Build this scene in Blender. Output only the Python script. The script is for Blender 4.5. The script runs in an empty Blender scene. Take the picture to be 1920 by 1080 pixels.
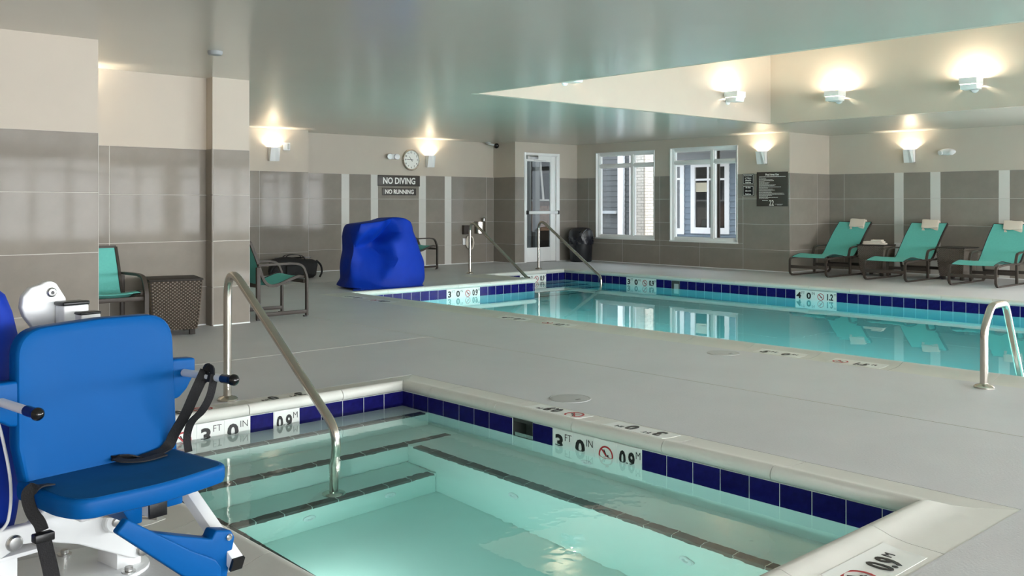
import bpy, bmesh, math, random
from mathutils import Vector, Matrix
random.seed(7)
R = math.radians
scn = bpy.context.scene
COL = scn.collection

# ------------------------------------------------------------------ camera
cam_d = bpy.data.cameras.new('camera')
cam_d.sensor_width = 36.0
cam_d.lens = 36.0 * 1779.5 / 1920.0
cam_d.shift_y = -(540 - 381.58) / 1920.0
cam_d.clip_start = 0.05
cam_d.clip_end = 200
cam = bpy.data.objects.new('camera', cam_d)
COL.objects.link(cam)
cam.location = (0, 0, 1.2)
cam.rotation_euler = (R(90), 0, R(-42.575))
scn.camera = cam

# ------------------------------------------------------------------ sky, sun, daylight, exposure
wld = bpy.data.worlds.new('sky')
scn.world = wld
wld.use_nodes = True
_bg = wld.node_tree.nodes['Background']
_bg.inputs[0].default_value = (0.80, 0.90, 1.0, 1)
_bg.inputs[1].default_value = 1.7
_sun = bpy.data.lights.new('sun', 'SUN')
_sun.energy = 2.2
_sun.angle = R(1.0)
_sun.color = (1.0, 0.95, 0.88)
sun = bpy.data.objects.new('sun', _sun)
COL.objects.link(sun)
sun.rotation_euler = (R(32), 0, 0)          # shines towards +Y, 58 degrees high

WIN_S = [(-2.6, -0.2), (0.2, 2.6), (3.0, 5.4), (5.8, 8.2), (8.6, 11.0), (11.4, 13.8)]      # windows of the wall behind the camera (x0, x1)
WIN_E = [(-5.2, -2.8), (-2.4, 0.0), (0.4, 2.8)]                   # windows of the lounge wall beside the camera (y0, y1)
WZ0, WZ1 = 0.30, 2.30
Y_S, X_E, X_W = -8.5, 16.05, -3.5

def daylight(name, loc, rot, sx, sy, power):
    l = bpy.data.lights.new(name, 'AREA')
    l.shape = 'RECTANGLE'; l.size = sx; l.size_y = sy
    l.energy = power; l.color = (0.965, 0.985, 1.0)
    o = bpy.data.objects.new(name, l); COL.objects.link(o)
    o.location = loc; o.rotation_euler = rot
    return o
for a, b in WIN_S:
    daylight('window_daylight', ((a+b)/2, Y_S-0.22, (WZ0+WZ1)/2), (R(90), 0, 0), b-a, WZ1-WZ0, 200)
for a, b in WIN_E:
    daylight('window_daylight', (X_E+0.24, (a+b)/2, (WZ0+WZ1)/2), (R(90), 0, R(90)), b-a, WZ1-WZ0, 185)
scn.view_settings.view_transform = 'Standard'
scn.view_settings.look = 'None'
scn.view_settings.gamma = 1.0
scn.view_settings.use_curve_mapping = False
scn.view_settings.exposure = 1.16

# ------------------------------------------------------------------ materials
def lin(c):
    out = []
    for v in c[:3]:
        v = v/255.0
        out.append(v/12.92 if v <= 0.04045 else ((v+0.055)/1.055)**2.4)
    return (*out, 1.0)

def mat(name, rgb, rough=0.5, metal=0.0, spec=0.5, var=0.0, vscale=6.0, bump=0.0, bscale=40.0, rnd=0.0, detail=4.0, rvar=0.0, coat=0.0, stretch=None):
    m = bpy.data.materials.new(name); m.use_nodes = True
    nt = m.node_tree; b = nt.nodes['Principled BSDF']
    b.inputs['Base Color'].default_value = lin(rgb)
    b.inputs['Roughness'].default_value = rough
    b.inputs['Metallic'].default_value = metal
    b.inputs['Specular IOR Level'].default_value = spec
    b.inputs['Coat Weight'].default_value = coat
    N = nt.nodes.new; L = nt.links.new
    tc = None
    if var or bump or rvar:
        tc = N('ShaderNodeTexCoord').outputs['Object']
        if stretch:
            mp = N('ShaderNodeMapping'); mp.inputs['Scale'].default_value = stretch
            L(tc, mp.inputs[0]); tc = mp.outputs[0]
    val = None
    if var:
        n = N('ShaderNodeTexNoise'); n.inputs['Scale'].default_value = vscale; n.inputs['Detail'].default_value = detail
        n.inputs['Roughness'].default_value = 0.6
        L(tc, n.inputs['Vector'])
        mr = N('ShaderNodeMapRange'); mr.inputs[1].default_value = 0.25; mr.inputs[2].default_value = 0.75
        mr.inputs[3].default_value = 1-var; mr.inputs[4].default_value = 1+var
        L(n.outputs['Fac'], mr.inputs[0]); val = mr.outputs[0]
        if rvar:
            mr2 = N('ShaderNodeMapRange'); mr2.inputs[1].default_value = 0.3; mr2.inputs[2].default_value = 0.7
            mr2.inputs[3].default_value = max(0.02, rough-rvar); mr2.inputs[4].default_value = rough+rvar
            L(n.outputs['Fac'], mr2.inputs[0]); L(mr2.outputs[0], b.inputs['Roughness'])
    if rnd:
        oi = N('ShaderNodeObjectInfo')
        mr = N('ShaderNodeMapRange'); mr.inputs[3].default_value = 1-rnd; mr.inputs[4].default_value = 1+rnd
        L(oi.outputs['Random'], mr.inputs[0])
        if val:
            mu = N('ShaderNodeMath'); mu.operation = 'MULTIPLY'; L(val, mu.inputs[0]); L(mr.outputs[0], mu.inputs[1]); val = mu.outputs[0]
        else:
            val = mr.outputs[0]
    if val:
        hs = N('ShaderNodeHueSaturation'); hs.inputs['Color'].default_value = lin(rgb)
        L(val, hs.inputs['Value']); L(hs.outputs[0], b.inputs['Base Color'])
    if bump:
        n = N('ShaderNodeTexNoise'); n.inputs['Scale'].default_value = bscale; n.inputs['Detail'].default_value = 3
        L(tc, n.inputs['Vector'])
        bp = N('ShaderNodeBump'); bp.inputs['Strength'].default_value = bump; bp.inputs['Distance'].default_value = 0.01
        L(n.outputs['Fac'], bp.inputs['Height']); L(bp.outputs[0], b.inputs['Normal'])
    return m

def emis(name, rgb, s):
    m = mat(name, rgb); b = m.node_tree.nodes['Principled BSDF']
    b.inputs['Emission Color'].default_value = lin(rgb); b.inputs['Emission Strength'].default_value = s
    return m

def pane_mat(name, tint=(255, 255, 255)):
    """thin glass: clear with Schlick reflection on both faces"""
    m = bpy.data.materials.new(name); m.use_nodes = True
    nt = m.node_tree; nt.nodes.clear(); N = nt.nodes.new; L = nt.links.new
    o = N('ShaderNodeOutputMaterial'); mx = N('ShaderNodeMixShader')
    t = N('ShaderNodeBsdfTransparent'); g = N('ShaderNodeBsdfGlossy'); f = N('ShaderNodeLayerWeight')
    t.inputs[0].default_value = lin(tint); g.inputs['Roughness'].default_value = 0.01; f.inputs['Blend'].default_value = 0.5
    p = N('ShaderNodeMath'); p.operation = 'POWER'; p.inputs[1].default_value = 5.0
    q = N('ShaderNodeMath'); q.operation = 'MULTIPLY_ADD'; q.inputs[1].default_value = 0.9; q.inputs[2].default_value = 0.04
    L(f.outputs['Facing'], p.inputs[0]); L(p.outputs[0], q.inputs[0]); L(q.outputs[0], mx.inputs[0])
    L(t.outputs[0], mx.inputs[1]); L(g.outputs[0], mx.inputs[2]); L(mx.outputs[0], o.inputs[0])
    return m

def water_mat(name, absorb, density, bump, bscale):
    m = bpy.data.materials.new(name); m.use_nodes = True
    nt = m.node_tree; b = nt.nodes['Principled BSDF']; o = nt.nodes['Material Output']
    b.inputs['Base Color'].default_value = (1, 1, 1, 1); b.inputs['Roughness'].default_value = 0.0
    b.inputs['IOR'].default_value = 1.333; b.inputs['Transmission Weight'].default_value = 1.0
    tc = nt.nodes.new('ShaderNodeTexCoord'); n = nt.nodes.new('ShaderNodeTexNoise')
    n.inputs['Scale'].default_value = bscale; n.inputs['Detail'].default_value = 2.0
    big = nt.nodes.new('ShaderNodeTexNoise'); big.inputs['Scale'].default_value = 1.1; big.inputs['Detail'].default_value = 1.0
    mr = nt.nodes.new('ShaderNodeMapRange'); mr.inputs[1].default_value = 0.44; mr.inputs[2].default_value = 0.60
    bp = nt.nodes.new('ShaderNodeBump'); bp.inputs['Distance'].default_value = 0.004
    nt.links.new(tc.outputs['Object'], n.inputs['Vector']); nt.links.new(tc.outputs['Object'], big.inputs['Vector'])
    nt.links.new(big.outputs['Fac'], mr.inputs[0])
    mu = nt.nodes.new('ShaderNodeMath'); mu.operation = 'MULTIPLY_ADD'; mu.inputs[1].default_value = bump; mu.inputs[2].default_value = bump*0.12
    nt.links.new(mr.outputs[0], mu.inputs[0]); nt.links.new(mu.outputs[0], bp.inputs['Strength'])
    nt.links.new(n.outputs['Fac'], bp.inputs['Height']); nt.links.new(bp.outputs[0], b.inputs['Normal'])
    v = nt.nodes.new('ShaderNodeVolumeAbsorption'); v.inputs['Color'].default_value = lin(absorb); v.inputs['Density'].default_value = density
    nt.links.new(v.outputs[0], o.inputs['Volume'])
    return m

M = {}
M['plaster'] = mat('painted plaster', (186, 176, 162), 0.6, var=0.02, vscale=3, bump=0.05, bscale=180)
M['ceiling'] = mat('semi gloss ceiling paint', (204, 200, 190), 0.21, spec=0.6, var=0.015, vscale=0.8)
M['deck'] = mat('painted concrete deck', (200, 200, 202), 0.5, spec=0.3, var=0.05, vscale=1.3, bump=0.12, bscale=90, detail=8)
M['deckline'] = mat('deck joint sealant', (196, 194, 188), 0.7)
M['coping'] = mat('precast coping', (209, 208, 201), 0.5, var=0.04, vscale=4, rnd=0.03, bump=0.04, bscale=60)
M['wtile'] = mat('grey porcelain wall tile', (138, 131, 122), 0.055, spec=0.07, var=0.12, vscale=2.2, detail=8, rnd=0.05, rvar=0.02, bump=0.05, bscale=2.5)
M['atile'] = mat('white accent tile', (205, 203, 197), 0.18, spec=0.1, rnd=0.02)
M['grout'] = mat('grout', (196, 191, 183), 0.8)
M['pgrout'] = mat('white pool grout', (225, 228, 226), 0.7)
M['btile'] = mat('cobalt pool tile', (26, 25, 90), 0.10, spec=0.05, var=0.25, vscale=30, rnd=0.12, bump=0.03, bscale=25)
M['mtile'] = mat('white marker tile', (226, 228, 224), 0.35, spec=0.3)
M['stile'] = mat('dark step tile', (62, 64, 62), 0.3, rnd=0.15)
M['shell'] = mat('pool plaster', (222, 236, 230), 0.8, var=0.02, vscale=5)
M['ink'] = mat('black print', (22, 22, 22), 0.5)
M['redink'] = mat('red print', (176, 40, 44), 0.5)
M['steel'] = mat('brushed stainless steel', (198, 192, 182), 0.22, metal=1.0, var=0.05, vscale=20)
M['white_metal'] = mat('white enamel', (226, 228, 228), 0.3)
M['alum'] = mat('white aluminium frame', (236, 237, 235), 0.35)
M['chrome'] = mat('zinc bolt', (190, 190, 188), 0.3, metal=1.0)
M['bluepl'] = mat('blue moulded plastic', (0, 78, 142), 0.42, spec=0.12, var=0.03, vscale=3, bump=0.02, bscale=300)
M['bluefab'] = mat('blue vinyl cover', (0, 44, 150), 0.6, spec=0.2, var=0.06, vscale=5, bump=0.15, bscale=14)
M['navy'] = mat('navy sleeve', (18, 32, 66), 0.25)
M['black'] = mat('black rubber', (18, 18, 19), 0.35)
M['blackgl'] = mat('black gloss plastic', (12, 12, 13), 0.08)
M['blackfab'] = mat('black webbing', (26, 26, 28), 0.8, bump=0.3, bscale=260)
M['bronze'] = mat('bronze powder coated frame', (64, 57, 51), 0.45, spec=0.3)
M['sling'] = mat('teal sling mesh', (98, 186, 176), 0.75, var=0.05, vscale=40, bump=0.2, bscale=220, stretch=(1, 1, 1))
M['piping'] = mat('dark piping', (34, 38, 38), 0.7)
M['wicker'] = mat('brown resin wicker', (92, 80, 66), 0.5, rnd=0.05, var=0.12, vscale=60)
M['wickerd'] = mat('dark wicker core', (44, 38, 32), 0.7)
M['towel'] = mat('cream towel', (226, 214, 200), 0.95, bump=0.5, bscale=160)
M['signbg'] = mat('dark brown sign', (62, 56, 50), 0.4)
M['signfg'] = mat('white sign lettering', (238, 236, 230), 0.5)
M['bin'] = mat('dark bin plastic', (24, 25, 29), 0.4)
M['binbag'] = mat('bin liner', (14, 16, 28), 0.3, bump=0.6, bscale=18)
M['bag'] = mat('black nylon', (28, 28, 29), 0.7, bump=0.4, bscale=30)
M['pane'] = pane_mat('window glass')
M['tpane'] = pane_mat('darkening tinted door glass', (176, 178, 176))  # tint added to darken the view into the lobby
M['grip'] = mat('non-slip seat surface', (10, 78, 128), 0.75, var=0.10, vscale=9, spec=0.2)
M['brick'] = mat('painted brick', (214, 208, 198), 0.8, var=0.08, vscale=20, rnd=0.08)
M['rbrick'] = mat('tan brick', (164, 132, 112), 0.8, var=0.1, vscale=20, rnd=0.12)
M['mortar'] = mat('mortar', (180, 176, 168), 0.9)
M['siding'] = mat('blue grey siding', (116, 130, 142), 0.6, rnd=0.03)
M['gsiding'] = mat('charcoal siding', (64, 66, 66), 0.6, rnd=0.03)
M['wtrim'] = mat('white trim', (236, 236, 236), 0.5)
M['dglass'] = mat('dark window glass', (38, 40, 40), 0.05, spec=0.8)
M['ground'] = mat('outdoor paving', (150, 148, 142), 0.9, var=0.1, vscale=2)
M['soffit'] = mat('grey soffit', (150, 154, 156), 0.7)
M['beige'] = mat('cream blind', (190, 182, 160), 0.8)
M['lid'] = mat('grey skimmer lid', (176, 177, 176), 0.45)
M['spawater'] = water_mat('spa water', (120, 222, 222), 0.45, 0.40, 9)
M['poolwater'] = water_mat('pool water', (76, 206, 214), 0.6, 0.16, 3.5)

# ------------------------------------------------------------------ mesh helpers
class MB:
    def __init__(s): s.v = []; s.f = []
    def add(s, vs, fs):
        k = len(s.v); s.v += [tuple(p) for p in vs]; s.f += [tuple(i+k for i in f) for f in fs]; return s
    def box(s, x0, y0, z0, x1, y1, z1):
        x0, x1 = min(x0, x1), max(x0, x1); y0, y1 = min(y0, y1), max(y0, y1); z0, z1 = min(z0, z1), max(z0, z1)
        return s.add([(x0,y0,z0),(x1,y0,z0),(x1,y1,z0),(x0,y1,z0),(x0,y0,z1),(x1,y0,z1),(x1,y1,z1),(x0,y1,z1)],
                     [(3,2,1,0),(4,5,6,7),(0,1,5,4),(1,2,6,5),(2,3,7,6),(3,0,4,7)])
    def cb(s, c, d): return s.box(c[0]-d[0]/2, c[1]-d[1]/2, c[2]-d[2]/2, c[0]+d[0]/2, c[1]+d[1]/2, c[2]+d[2]/2)
    def prism(s, poly, o, ex, ey, ez, d):
        o, ex, ey, ez = Vector(o), Vector(ex), Vector(ey), Vector(ez)
        n = len(poly)
        a = [o+ex*p[0]+ey*p[1] for p in poly]; b = [p+ez*d for p in a]
        return s.add(a+b, [tuple(range(n-1, -1, -1)), tuple(range(n, 2*n))]+[(i, (i+1) % n, n+(i+1) % n, n+i) for i in range(n)])
    def sweep(s, pts, prof, side=None, closed=False, caps=True):
        pts = [Vector(p) for p in pts]; n = len(pts); m = len(prof); vs = []
        up = None
        for i, p in enumerate(pts):
            if closed: t = pts[(i+1) % n]-pts[i-1]
            else: t = pts[min(i+1, n-1)]-pts[max(i-1, 0)]
            t.normalize()
            if side is not None:
                a = Vector(side); a = (a-t*a.dot(t)).normalized()
            else:
                if up is None:
                    r = Vector((0, 0, 1)) if abs(t.z) < 0.9 else Vector((1, 0, 0))
                    a = (r-t*r.dot(t)).normalized()
                else: a = (up-t*up.dot(t)).normalized()
                up = a
            b = t.cross(a)
            k = 1.0
            if 0 < i < n-1 or closed:
                t1 = (p-pts[i-1]).normalized(); t2 = (pts[(i+1) % n]-p).normalized()
                c = max(0.5, math.sqrt(max(0, (1+t1.dot(t2))/2))); k = 1/c
            q = prof[i] if isinstance(prof[0][0], (tuple, list)) else prof
            for (x, y) in q: vs.append(p+a*x+b*(y*k if side is not None else y))
        m = len(q); fs = []
        for i in range(n if closed else n-1):
            j = (i+1) % n
            for k2 in range(m): fs.append((i*m+k2, i*m+(k2+1) % m, j*m+(k2+1) % m, j*m+k2))
        if caps and not closed: fs += [tuple(range(m-1, -1, -1)), tuple((n-1)*m+k2 for k2 in range(m))]
        return s.add(vs, fs)
    def tube(s, pts, r, seg=10, closed=False):
        if isinstance(r, (list, tuple)): prof = [[(q*math.cos(6.28318*k/seg), q*math.sin(6.28318*k/seg)) for k in range(seg)] for q in r]
        else: prof = [(r*math.cos(6.28318*k/seg), r*math.sin(6.28318*k/seg)) for k in range(seg)]
        return s.sweep(pts, prof, closed=closed)
    def bar(s, pts, w, t, side): return s.sweep(pts, [(-w/2,-t/2),(w/2,-t/2),(w/2,t/2),(-w/2,t/2)], side=side)
    def lathe(s, prof, o, ax=(0, 0, 1), seg=24):
        o = Vector(o); az = Vector(ax).normalized(); r = Vector((1, 0, 0)) if abs(az.x) < 0.9 else Vector((0, 1, 0))
        a = (r-az*r.dot(az)).normalized(); b = az.cross(a); vs = []; m = len(prof)
        for k in range(seg):
            c, sn = math.cos(2*math.pi*k/seg), math.sin(2*math.pi*k/seg)
            for (q, z) in prof: vs.append(o+(a*c+b*sn)*q+az*z)
        fs = []
        for k in range(seg):
            j = (k+1) % seg
            for i in range(m-1): fs.append((k*m+i, j*m+i, j*m+i+1, k*m+i+1))
        fs += [tuple(k*m for k in range(seg-1, -1, -1)), tuple(k*m+m-1 for k in range(seg))]
        return s.add(vs, fs)
    def grid(s, P):
        n, m = len(P), len(P[0])
        return s.add([p for r in P for p in r], [(i*m+j, i*m+j+1, (i+1)*m+j+1, (i+1)*m+j) for i in range(n-1) for j in range(m-1)])
    def sheet(s, P, th):
        """closed slab around a grid of points, thickness th along the normals"""
        n, m = len(P), len(P[0]); P = [[Vector(q) for q in r] for r in P]; Q = []
        for i in range(n):
            row = []
            for j in range(m):
                du = P[min(i+1, n-1)][j]-P[max(i-1, 0)][j]; dv = P[i][min(j+1, m-1)]-P[i][max(j-1, 0)]
                row.append(P[i][j]+du.cross(dv).normalized()*th)
            Q.append(row)
        k = n*m; vs = [p for r in P for p in r]+[p for r in Q for p in r]; fs = []
        for i in range(n-1):
            for j in range(m-1):
                a = (i*m+j, i*m+j+1, (i+1)*m+j+1, (i+1)*m+j); fs.append(a[::-1]); fs.append(tuple(x+k for x in a))
        ring = [j for j in range(m)]+[i*m+m-1 for i in range(1, n)]+[(n-1)*m+j for j in range(m-2, -1, -1)]+[i*m for i in range(n-2, 0, -1)]
        for i in range(len(ring)):
            a, b = ring[i], ring[(i+1) % len(ring)]; fs.append((a, b, b+k, a+k))
        return s.add(vs, fs)

def mesh_of(mb, name, bev=0, seg=2, smooth=True, ang=35):
    me = bpy.data.meshes.new(name); me.from_pydata(mb.v, [], mb.f); me.update()
    bm = bmesh.new(); bm.from_mesh(me)
    bmesh.ops.recalc_face_normals(bm, faces=bm.faces)
    if bev:
        es = [e for e in bm.edges if len(e.link_faces) == 2 and e.calc_face_angle(0) > R(30)]
        bmesh.ops.bevel(bm, geom=es, offset=bev, segments=seg, affect='EDGES', profile=0.5, clamp_overlap=True)
    bm.to_mesh(me); bm.free()
    if smooth:
        me.shade_smooth(); me.set_sharp_from_angle(angle=R(ang))
    return me

def link(name, me, m=None, parent=None, loc=None):
    if m is not None and not me.materials: me.materials.append(M[m] if isinstance(m, str) else m)
    o = bpy.data.objects.new(name, me); COL.objects.link(o)
    if parent is not None: o.parent = parent
    if loc is not None: o.location = loc
    return o

def wpos(o):
    v = Vector((0, 0, 0))
    while o is not None: v += o.location; o = o.parent
    return v

def wmat(o):
    m = Matrix()
    while o is not None:
        m = (Matrix.Translation(o.location) @ o.rotation_euler.to_matrix().to_4x4()) @ m; o = o.parent
    return m

def part(name, mb, m, parent, bev=0, seg=2, local=False, ang=35, label=None):
    """a mesh under parent; coordinates are world ones unless local"""
    o = link(name, mesh_of(mb, name, bev, seg, ang=ang), m, parent)
    if not local and parent is not None: o.matrix_basis = wmat(parent).inverted()
    if label: o['label'] = label
    return o

def tag(o, label, cat, group=None):
    o['label'] = label; o['category'] = cat
    if group: o['group'] = group
    return o

def thing(name, label, cat, loc=(0, 0, 0), rz=0, group=None):
    o = bpy.data.objects.new(name, None); COL.objects.link(o); o.empty_display_size = 0.1
    o.location = loc; o.rotation_euler = (0, 0, rz)
    return tag(o, label, cat, group)

def struct(name, mb, m, bev=0):
    o = link(name, mesh_of(mb, name, bev), m); o['kind'] = 'structure'
    return o

def copy_tree(o, parent=None):
    c = o.copy(); COL.objects.link(c)
    if parent is not None: c.parent = parent
    for ch in o.children: copy_tree(ch, c)
    return c

def arc(c, r, a0, a1, n, ex, ez):
    c, ex, ez = Vector(c), Vector(ex), Vector(ez)
    return [c+ex*(r*math.cos(R(a0+(a1-a0)*i/n)))+ez*(r*math.sin(R(a0+(a1-a0)*i/n))) for i in range(n+1)]

def fillet(pts, r, n=6):
    pts = [Vector(p) for p in pts]; out = [pts[0]]
    for i in range(1, len(pts)-1):
        p, a, b = pts[i], pts[i-1], pts[i+1]
        rr = r[i-1] if isinstance(r, (list, tuple)) else r
        u = (a-p); v = (b-p); lu, lv = u.length, v.length; u.normalize(); v.normalize()
        half = math.acos(max(-1, min(1, u.dot(v))))/2
        d = min(rr/max(math.tan(half), 1e-4), lu*0.49, lv*0.49)
        p0, p1 = p+u*d, p+v*d
        for k in range(n+1):
            t = k/n; out.append(p0*(1-t)**2+p*2*t*(1-t)+p1*t*t)
    out.append(pts[-1])
    return out

# cached text meshes
_txt = {}
def text_mesh(body, h, wx=1.0, bold=0.0):
    key = (body, h, wx, bold)
    if key in _txt: return _txt[key]
    cu = bpy.data.curves.new('lettering', 'FONT'); cu.body = body; cu.size = 1.0; cu.align_x = 'CENTER'; cu.align_y = 'CENTER'
    cu.offset = bold; cu.resolution_u = 3; cu.extrude = 0.0008/h
    o = bpy.data.objects.new('lettering', cu); COL.objects.link(o)
    me = bpy.data.meshes.new_from_object(o)
    bpy.data.objects.remove(o); bpy.data.curves.remove(cu)
    zs = [v.co.y for v in me.vertices]; xs = [v.co.x for v in me.vertices]
    cy, cx = (max(zs)+min(zs))/2, (max(xs)+min(xs))/2; k = h/(max(zs)-min(zs)) if max(zs) > min(zs) else h
    for v in me.vertices: v.co = ((v.co.x-cx)*k*wx, (v.co.y-cy)*k, v.co.z*h*1.2)
    me.name = 'lettering'
    _txt[key] = me
    return me

def frame(o, ex, ey):
    ex = Vector(ex).normalized(); ey = Vector(ey).normalized(); ez = ex.cross(ey)
    return Matrix(((ex.x, ey.x, ez.x, o[0]), (ex.y, ey.y, ez.y, o[1]), (ex.z, ey.z, ez.z, o[2]), (0, 0, 0, 1)))

def put_text(body, h, o, ex, ey, parent, m='ink', wx=1.0, bold=0.0, name='lettering'):
    me = text_mesh(body, h, wx, bold)
    if not me.materials: me.materials.append(M[m])
    elif me.materials[0] != M[m]:
        me = me.copy(); me.materials[0] = M[m]
    t = bpy.data.objects.new(name, me); COL.objects.link(t)
    t.parent = parent
    w = frame(o, ex, ey)
    if parent is not None: w = wmat(parent).inverted() @ w
    t.matrix_basis = w
    return t

# ================================================================== STRUCTURE
ZC = 2.44                    # ceiling
ZT = 1.735                   # top of the wall tiles
COURSE = [1.735, 1.283, 0.831, 0.379, 0.0]

def slab(name, rects, holes, z, d, m):
    xs = sorted({v for r in rects+holes for v in (r[0], r[1])}); ys = sorted({v for r in rects+holes for v in (r[2], r[3])})
    ins = lambda x, y, L: any(r[0] < x < r[1] and r[2] < y < r[3] for r in L)
    bm = bmesh.new(); vc = {}
    def V(x, y):
        if (x, y) not in vc: vc[(x, y)] = bm.verts.new((x, y, z))
        return vc[(x, y)]
    for i in range(len(xs)-1):
        for j in range(len(ys)-1):
            cx, cy = (xs[i]+xs[i+1])/2, (ys[j]+ys[j+1])/2
            if ins(cx, cy, rects) and not ins(cx, cy, holes):
                bm.faces.new([V(xs[i], ys[j]), V(xs[i+1], ys[j]), V(xs[i+1], ys[j+1]), V(xs[i], ys[j+1])])
    g = bmesh.ops.extrude_face_region(bm, geom=bm.faces[:])
    bmesh.ops.translate(bm, vec=(0, 0, d), verts=[v for v in g['geom'] if isinstance(v, bmesh.types.BMVert)])
    bmesh.ops.recalc_face_normals(bm, faces=bm.faces)
    me = bpy.data.meshes.new(name); bm.to_mesh(me); bm.free()
    o = link(name, me, m); o['kind'] = 'structure'
    return o

CW = 0.28                                       # coping reaches this far behind the tile plane
SX0, SX1, SY0, SY1 = 1.56, 3.71, 1.67, 5.10     # spa, tile planes
PX0, PX1, PY0, PY1 = 6.88, 12.21, -2.6, 10.66   # pool, tile planes
AX0, AY1 = 10.27, 11.90                         # step alcove of the pool
floor = slab('floor', [(X_W, X_E, Y_S, 8.96), (4.5, X_E, 8.9, 14.6)],
             [(SX0-CW, SX1+CW, SY0-CW, SY1+CW), (PX0-CW, PX1+CW, PY0-CW, PY1+CW), (AX0-CW, PX1+CW, PY1, AY1+CW)], 0, -0.12, 'deck')
for a in ((5.235, -8.4, 5.245, 14.0), (1.0, 6.80, 5.24, 6.81), (9.0, 11.2, 9.01, 14.1), (-3.4, 6.80, 1.0, 6.81), (5.24, 12.60, 9.0, 12.61)):
    part('control_joint', MB().box(a[0], a[1], 0.0, a[2], a[3], 0.0012), 'deckline', floor)

TX0, TX1, TY0, TY1 = 6.97, 12.95, -3.4, 8.15    # ceiling tray
ceiling = slab('ceiling', [(X_W-0.2, X_E+0.2, Y_S-0.2, 14.8)], [(TX0-0.06, TX1+0.06, TY0-0.06, TY1+0.06)], ZC, 0.15, 'ceiling')
ZTR = 4.1
struct('wall_tray_far', MB().box(TX0-0.12, TY1, ZC+0.001, TX1+0.12, TY1+0.12, ZTR), 'plaster')
struct('wall_tray_right', MB().box(TX1, TY0, ZC+0.001, TX1+0.12, TY1, ZTR), 'plaster')
struct('wall_tray_left', MB().box(TX0-0.12, TY0, ZC+0.001, TX0, TY1, ZTR), 'plaster')
struct('wall_tray_near', MB().box(TX0-0.12, TY0-0.12, ZC+0.001, TX1+0.12, TY0, ZTR), 'plaster')
struct('ceiling_tray', MB().box(TX0-0.1, TY0-0.1, ZTR, TX1+0.1, TY1+0.1, ZTR+0.12), 'plaster')

_tm = {}
def tile_piece(w, h, d, kind, bevel=0.0025):
    k = (round(w, 4), round(h, 4), d, kind)
    if k not in _tm:
        c = bevel
        mb = MB().add([(-w/2,0,-h/2),(w/2,0,-h/2),(w/2,0,h/2),(-w/2,0,h/2),
                       (-w/2,-d+c,-h/2),(w/2,-d+c,-h/2),(w/2,-d+c,h/2),(-w/2,-d+c,h/2),
                       (-w/2+c,-d,-h/2+c),(w/2-c,-d,-h/2+c),(w/2-c,-d,h/2-c),(-w/2+c,-d,h/2-c)],
                      [(0,1,2,3),(0,4,5,1),(1,5,6,2),(2,6,7,3),(3,7,4,0),(4,8,9,5),(5,9,10,6),(6,10,11,7),(7,11,8,4),(8,11,10,9)])
        me = mesh_of(mb, kind, smooth=False); me.materials.append(M[kind]); _tm[k] = me
    return _tm[k]

def cut(r, holes):
    """rectangle minus rectangles"""
    out = [r]
    for h in holes:
        nxt = []
        for (a, b, c, d) in out:
            if h[1] <= a or h[0] >= b or h[3] <= c or h[2] >= d: nxt.append((a, b, c, d)); continue
            if h[2] > c: nxt.append((a, b, c, h[2]))
            if h[3] < d: nxt.append((a, b, h[3], d))
            lo, hi = max(c, h[2]), min(d, h[3])
            if h[0] > a: nxt.append((a, h[0], lo, hi))
            if h[1] < b: nxt.append((h[1], b, lo, hi))
        out = nxt
    return out

def wall(name, ax, c, a0, a1, joints=(), stripes=(), holes=(), tiled=True, thick=0.16, z1=ZC, bead=True, b0=0.0, b1=0.0):
    """ax 'Y': plane y=c seen from smaller y; ax 'X': plane x=c seen from smaller x. c is the tile face, plaster 12 mm behind."""
    P = (lambda a, q, z: (a, q, z)) if ax == 'Y' else (lambda a, q, z: (q, a, z))
    fr = c+0.012 if tiled else c
    mb = MB()
    for (p, q, r, s) in cut((a0+b0, a1+b1, 0, z1), holes): mb.box(*P(p, fr, r), *P(q, c+thick, s))
    w = struct(name, mb, 'plaster')
    if not tiled: return w
    mb = MB()
    for (p, q, r, s) in cut((a0+b0*0.9, a1, 0, ZT-0.001), holes): mb.box(*P(p, c+0.002, r), *P(q, fr+0.001, s))
    part('grout', mb, 'grout', w)
    js = sorted(set([a0, a1]+[j for j in joints if a0 < j < a1]+[v for s in stripes for v in s]))
    rot = (0, 0, 0) if ax == 'Y' else (0, 0, R(-90))
    for i in range(len(js)-1):
        mid = (js[i]+js[i+1])/2
        kind = 'atile' if any(s[0] < mid < s[1] for s in stripes) else 'wtile'
        for k in range(len(COURSE)-1):
            for (p, q, r, s) in cut((js[i], js[i+1], COURSE[k+1], COURSE[k]), holes):
                if q-p < 0.012 or s-r < 0.012: continue
                g = 0.0025
                me = tile_piece(q-p-2*g, s-r-(g if r == 0 else 2*g), 0.011, kind)
                o = bpy.data.objects.new('tile' if kind == 'wtile' else 'accent_tile', me); COL.objects.link(o)
                o.parent = w; o.location = P((p+q)/2, c+0.011, (r+s)/2); o.rotation_euler = rot
    if bead:
        mb = MB()
        for (p, q, r, s) in cut((a0, a1, 0, 0.012), holes): mb.box(*P(p, c-0.006, 0.0), *P(q, c+0.004, s))
        part('base_bead', mb, 'pgrout', w)
    return w

def spread(a, b, step, start): 
    out = []; v = start
    while v > a: v -= step
    while v < b:
        if v > a: out.append(v)
        v += step
    return out

wall('wall_near_left', 'Y', 7.40, X_W, 2.555, joints=[1.64, 0.726, -0.188, -1.1, -2.0, -2.9])
struct('wall_recess_side', MB().box(2.40, 7.56, 0, 2.555, 9.12, ZC), 'plaster')
wall('wall_recess', 'Y', 8.96, 2.4, 4.15, joints=[3.19])
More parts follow.
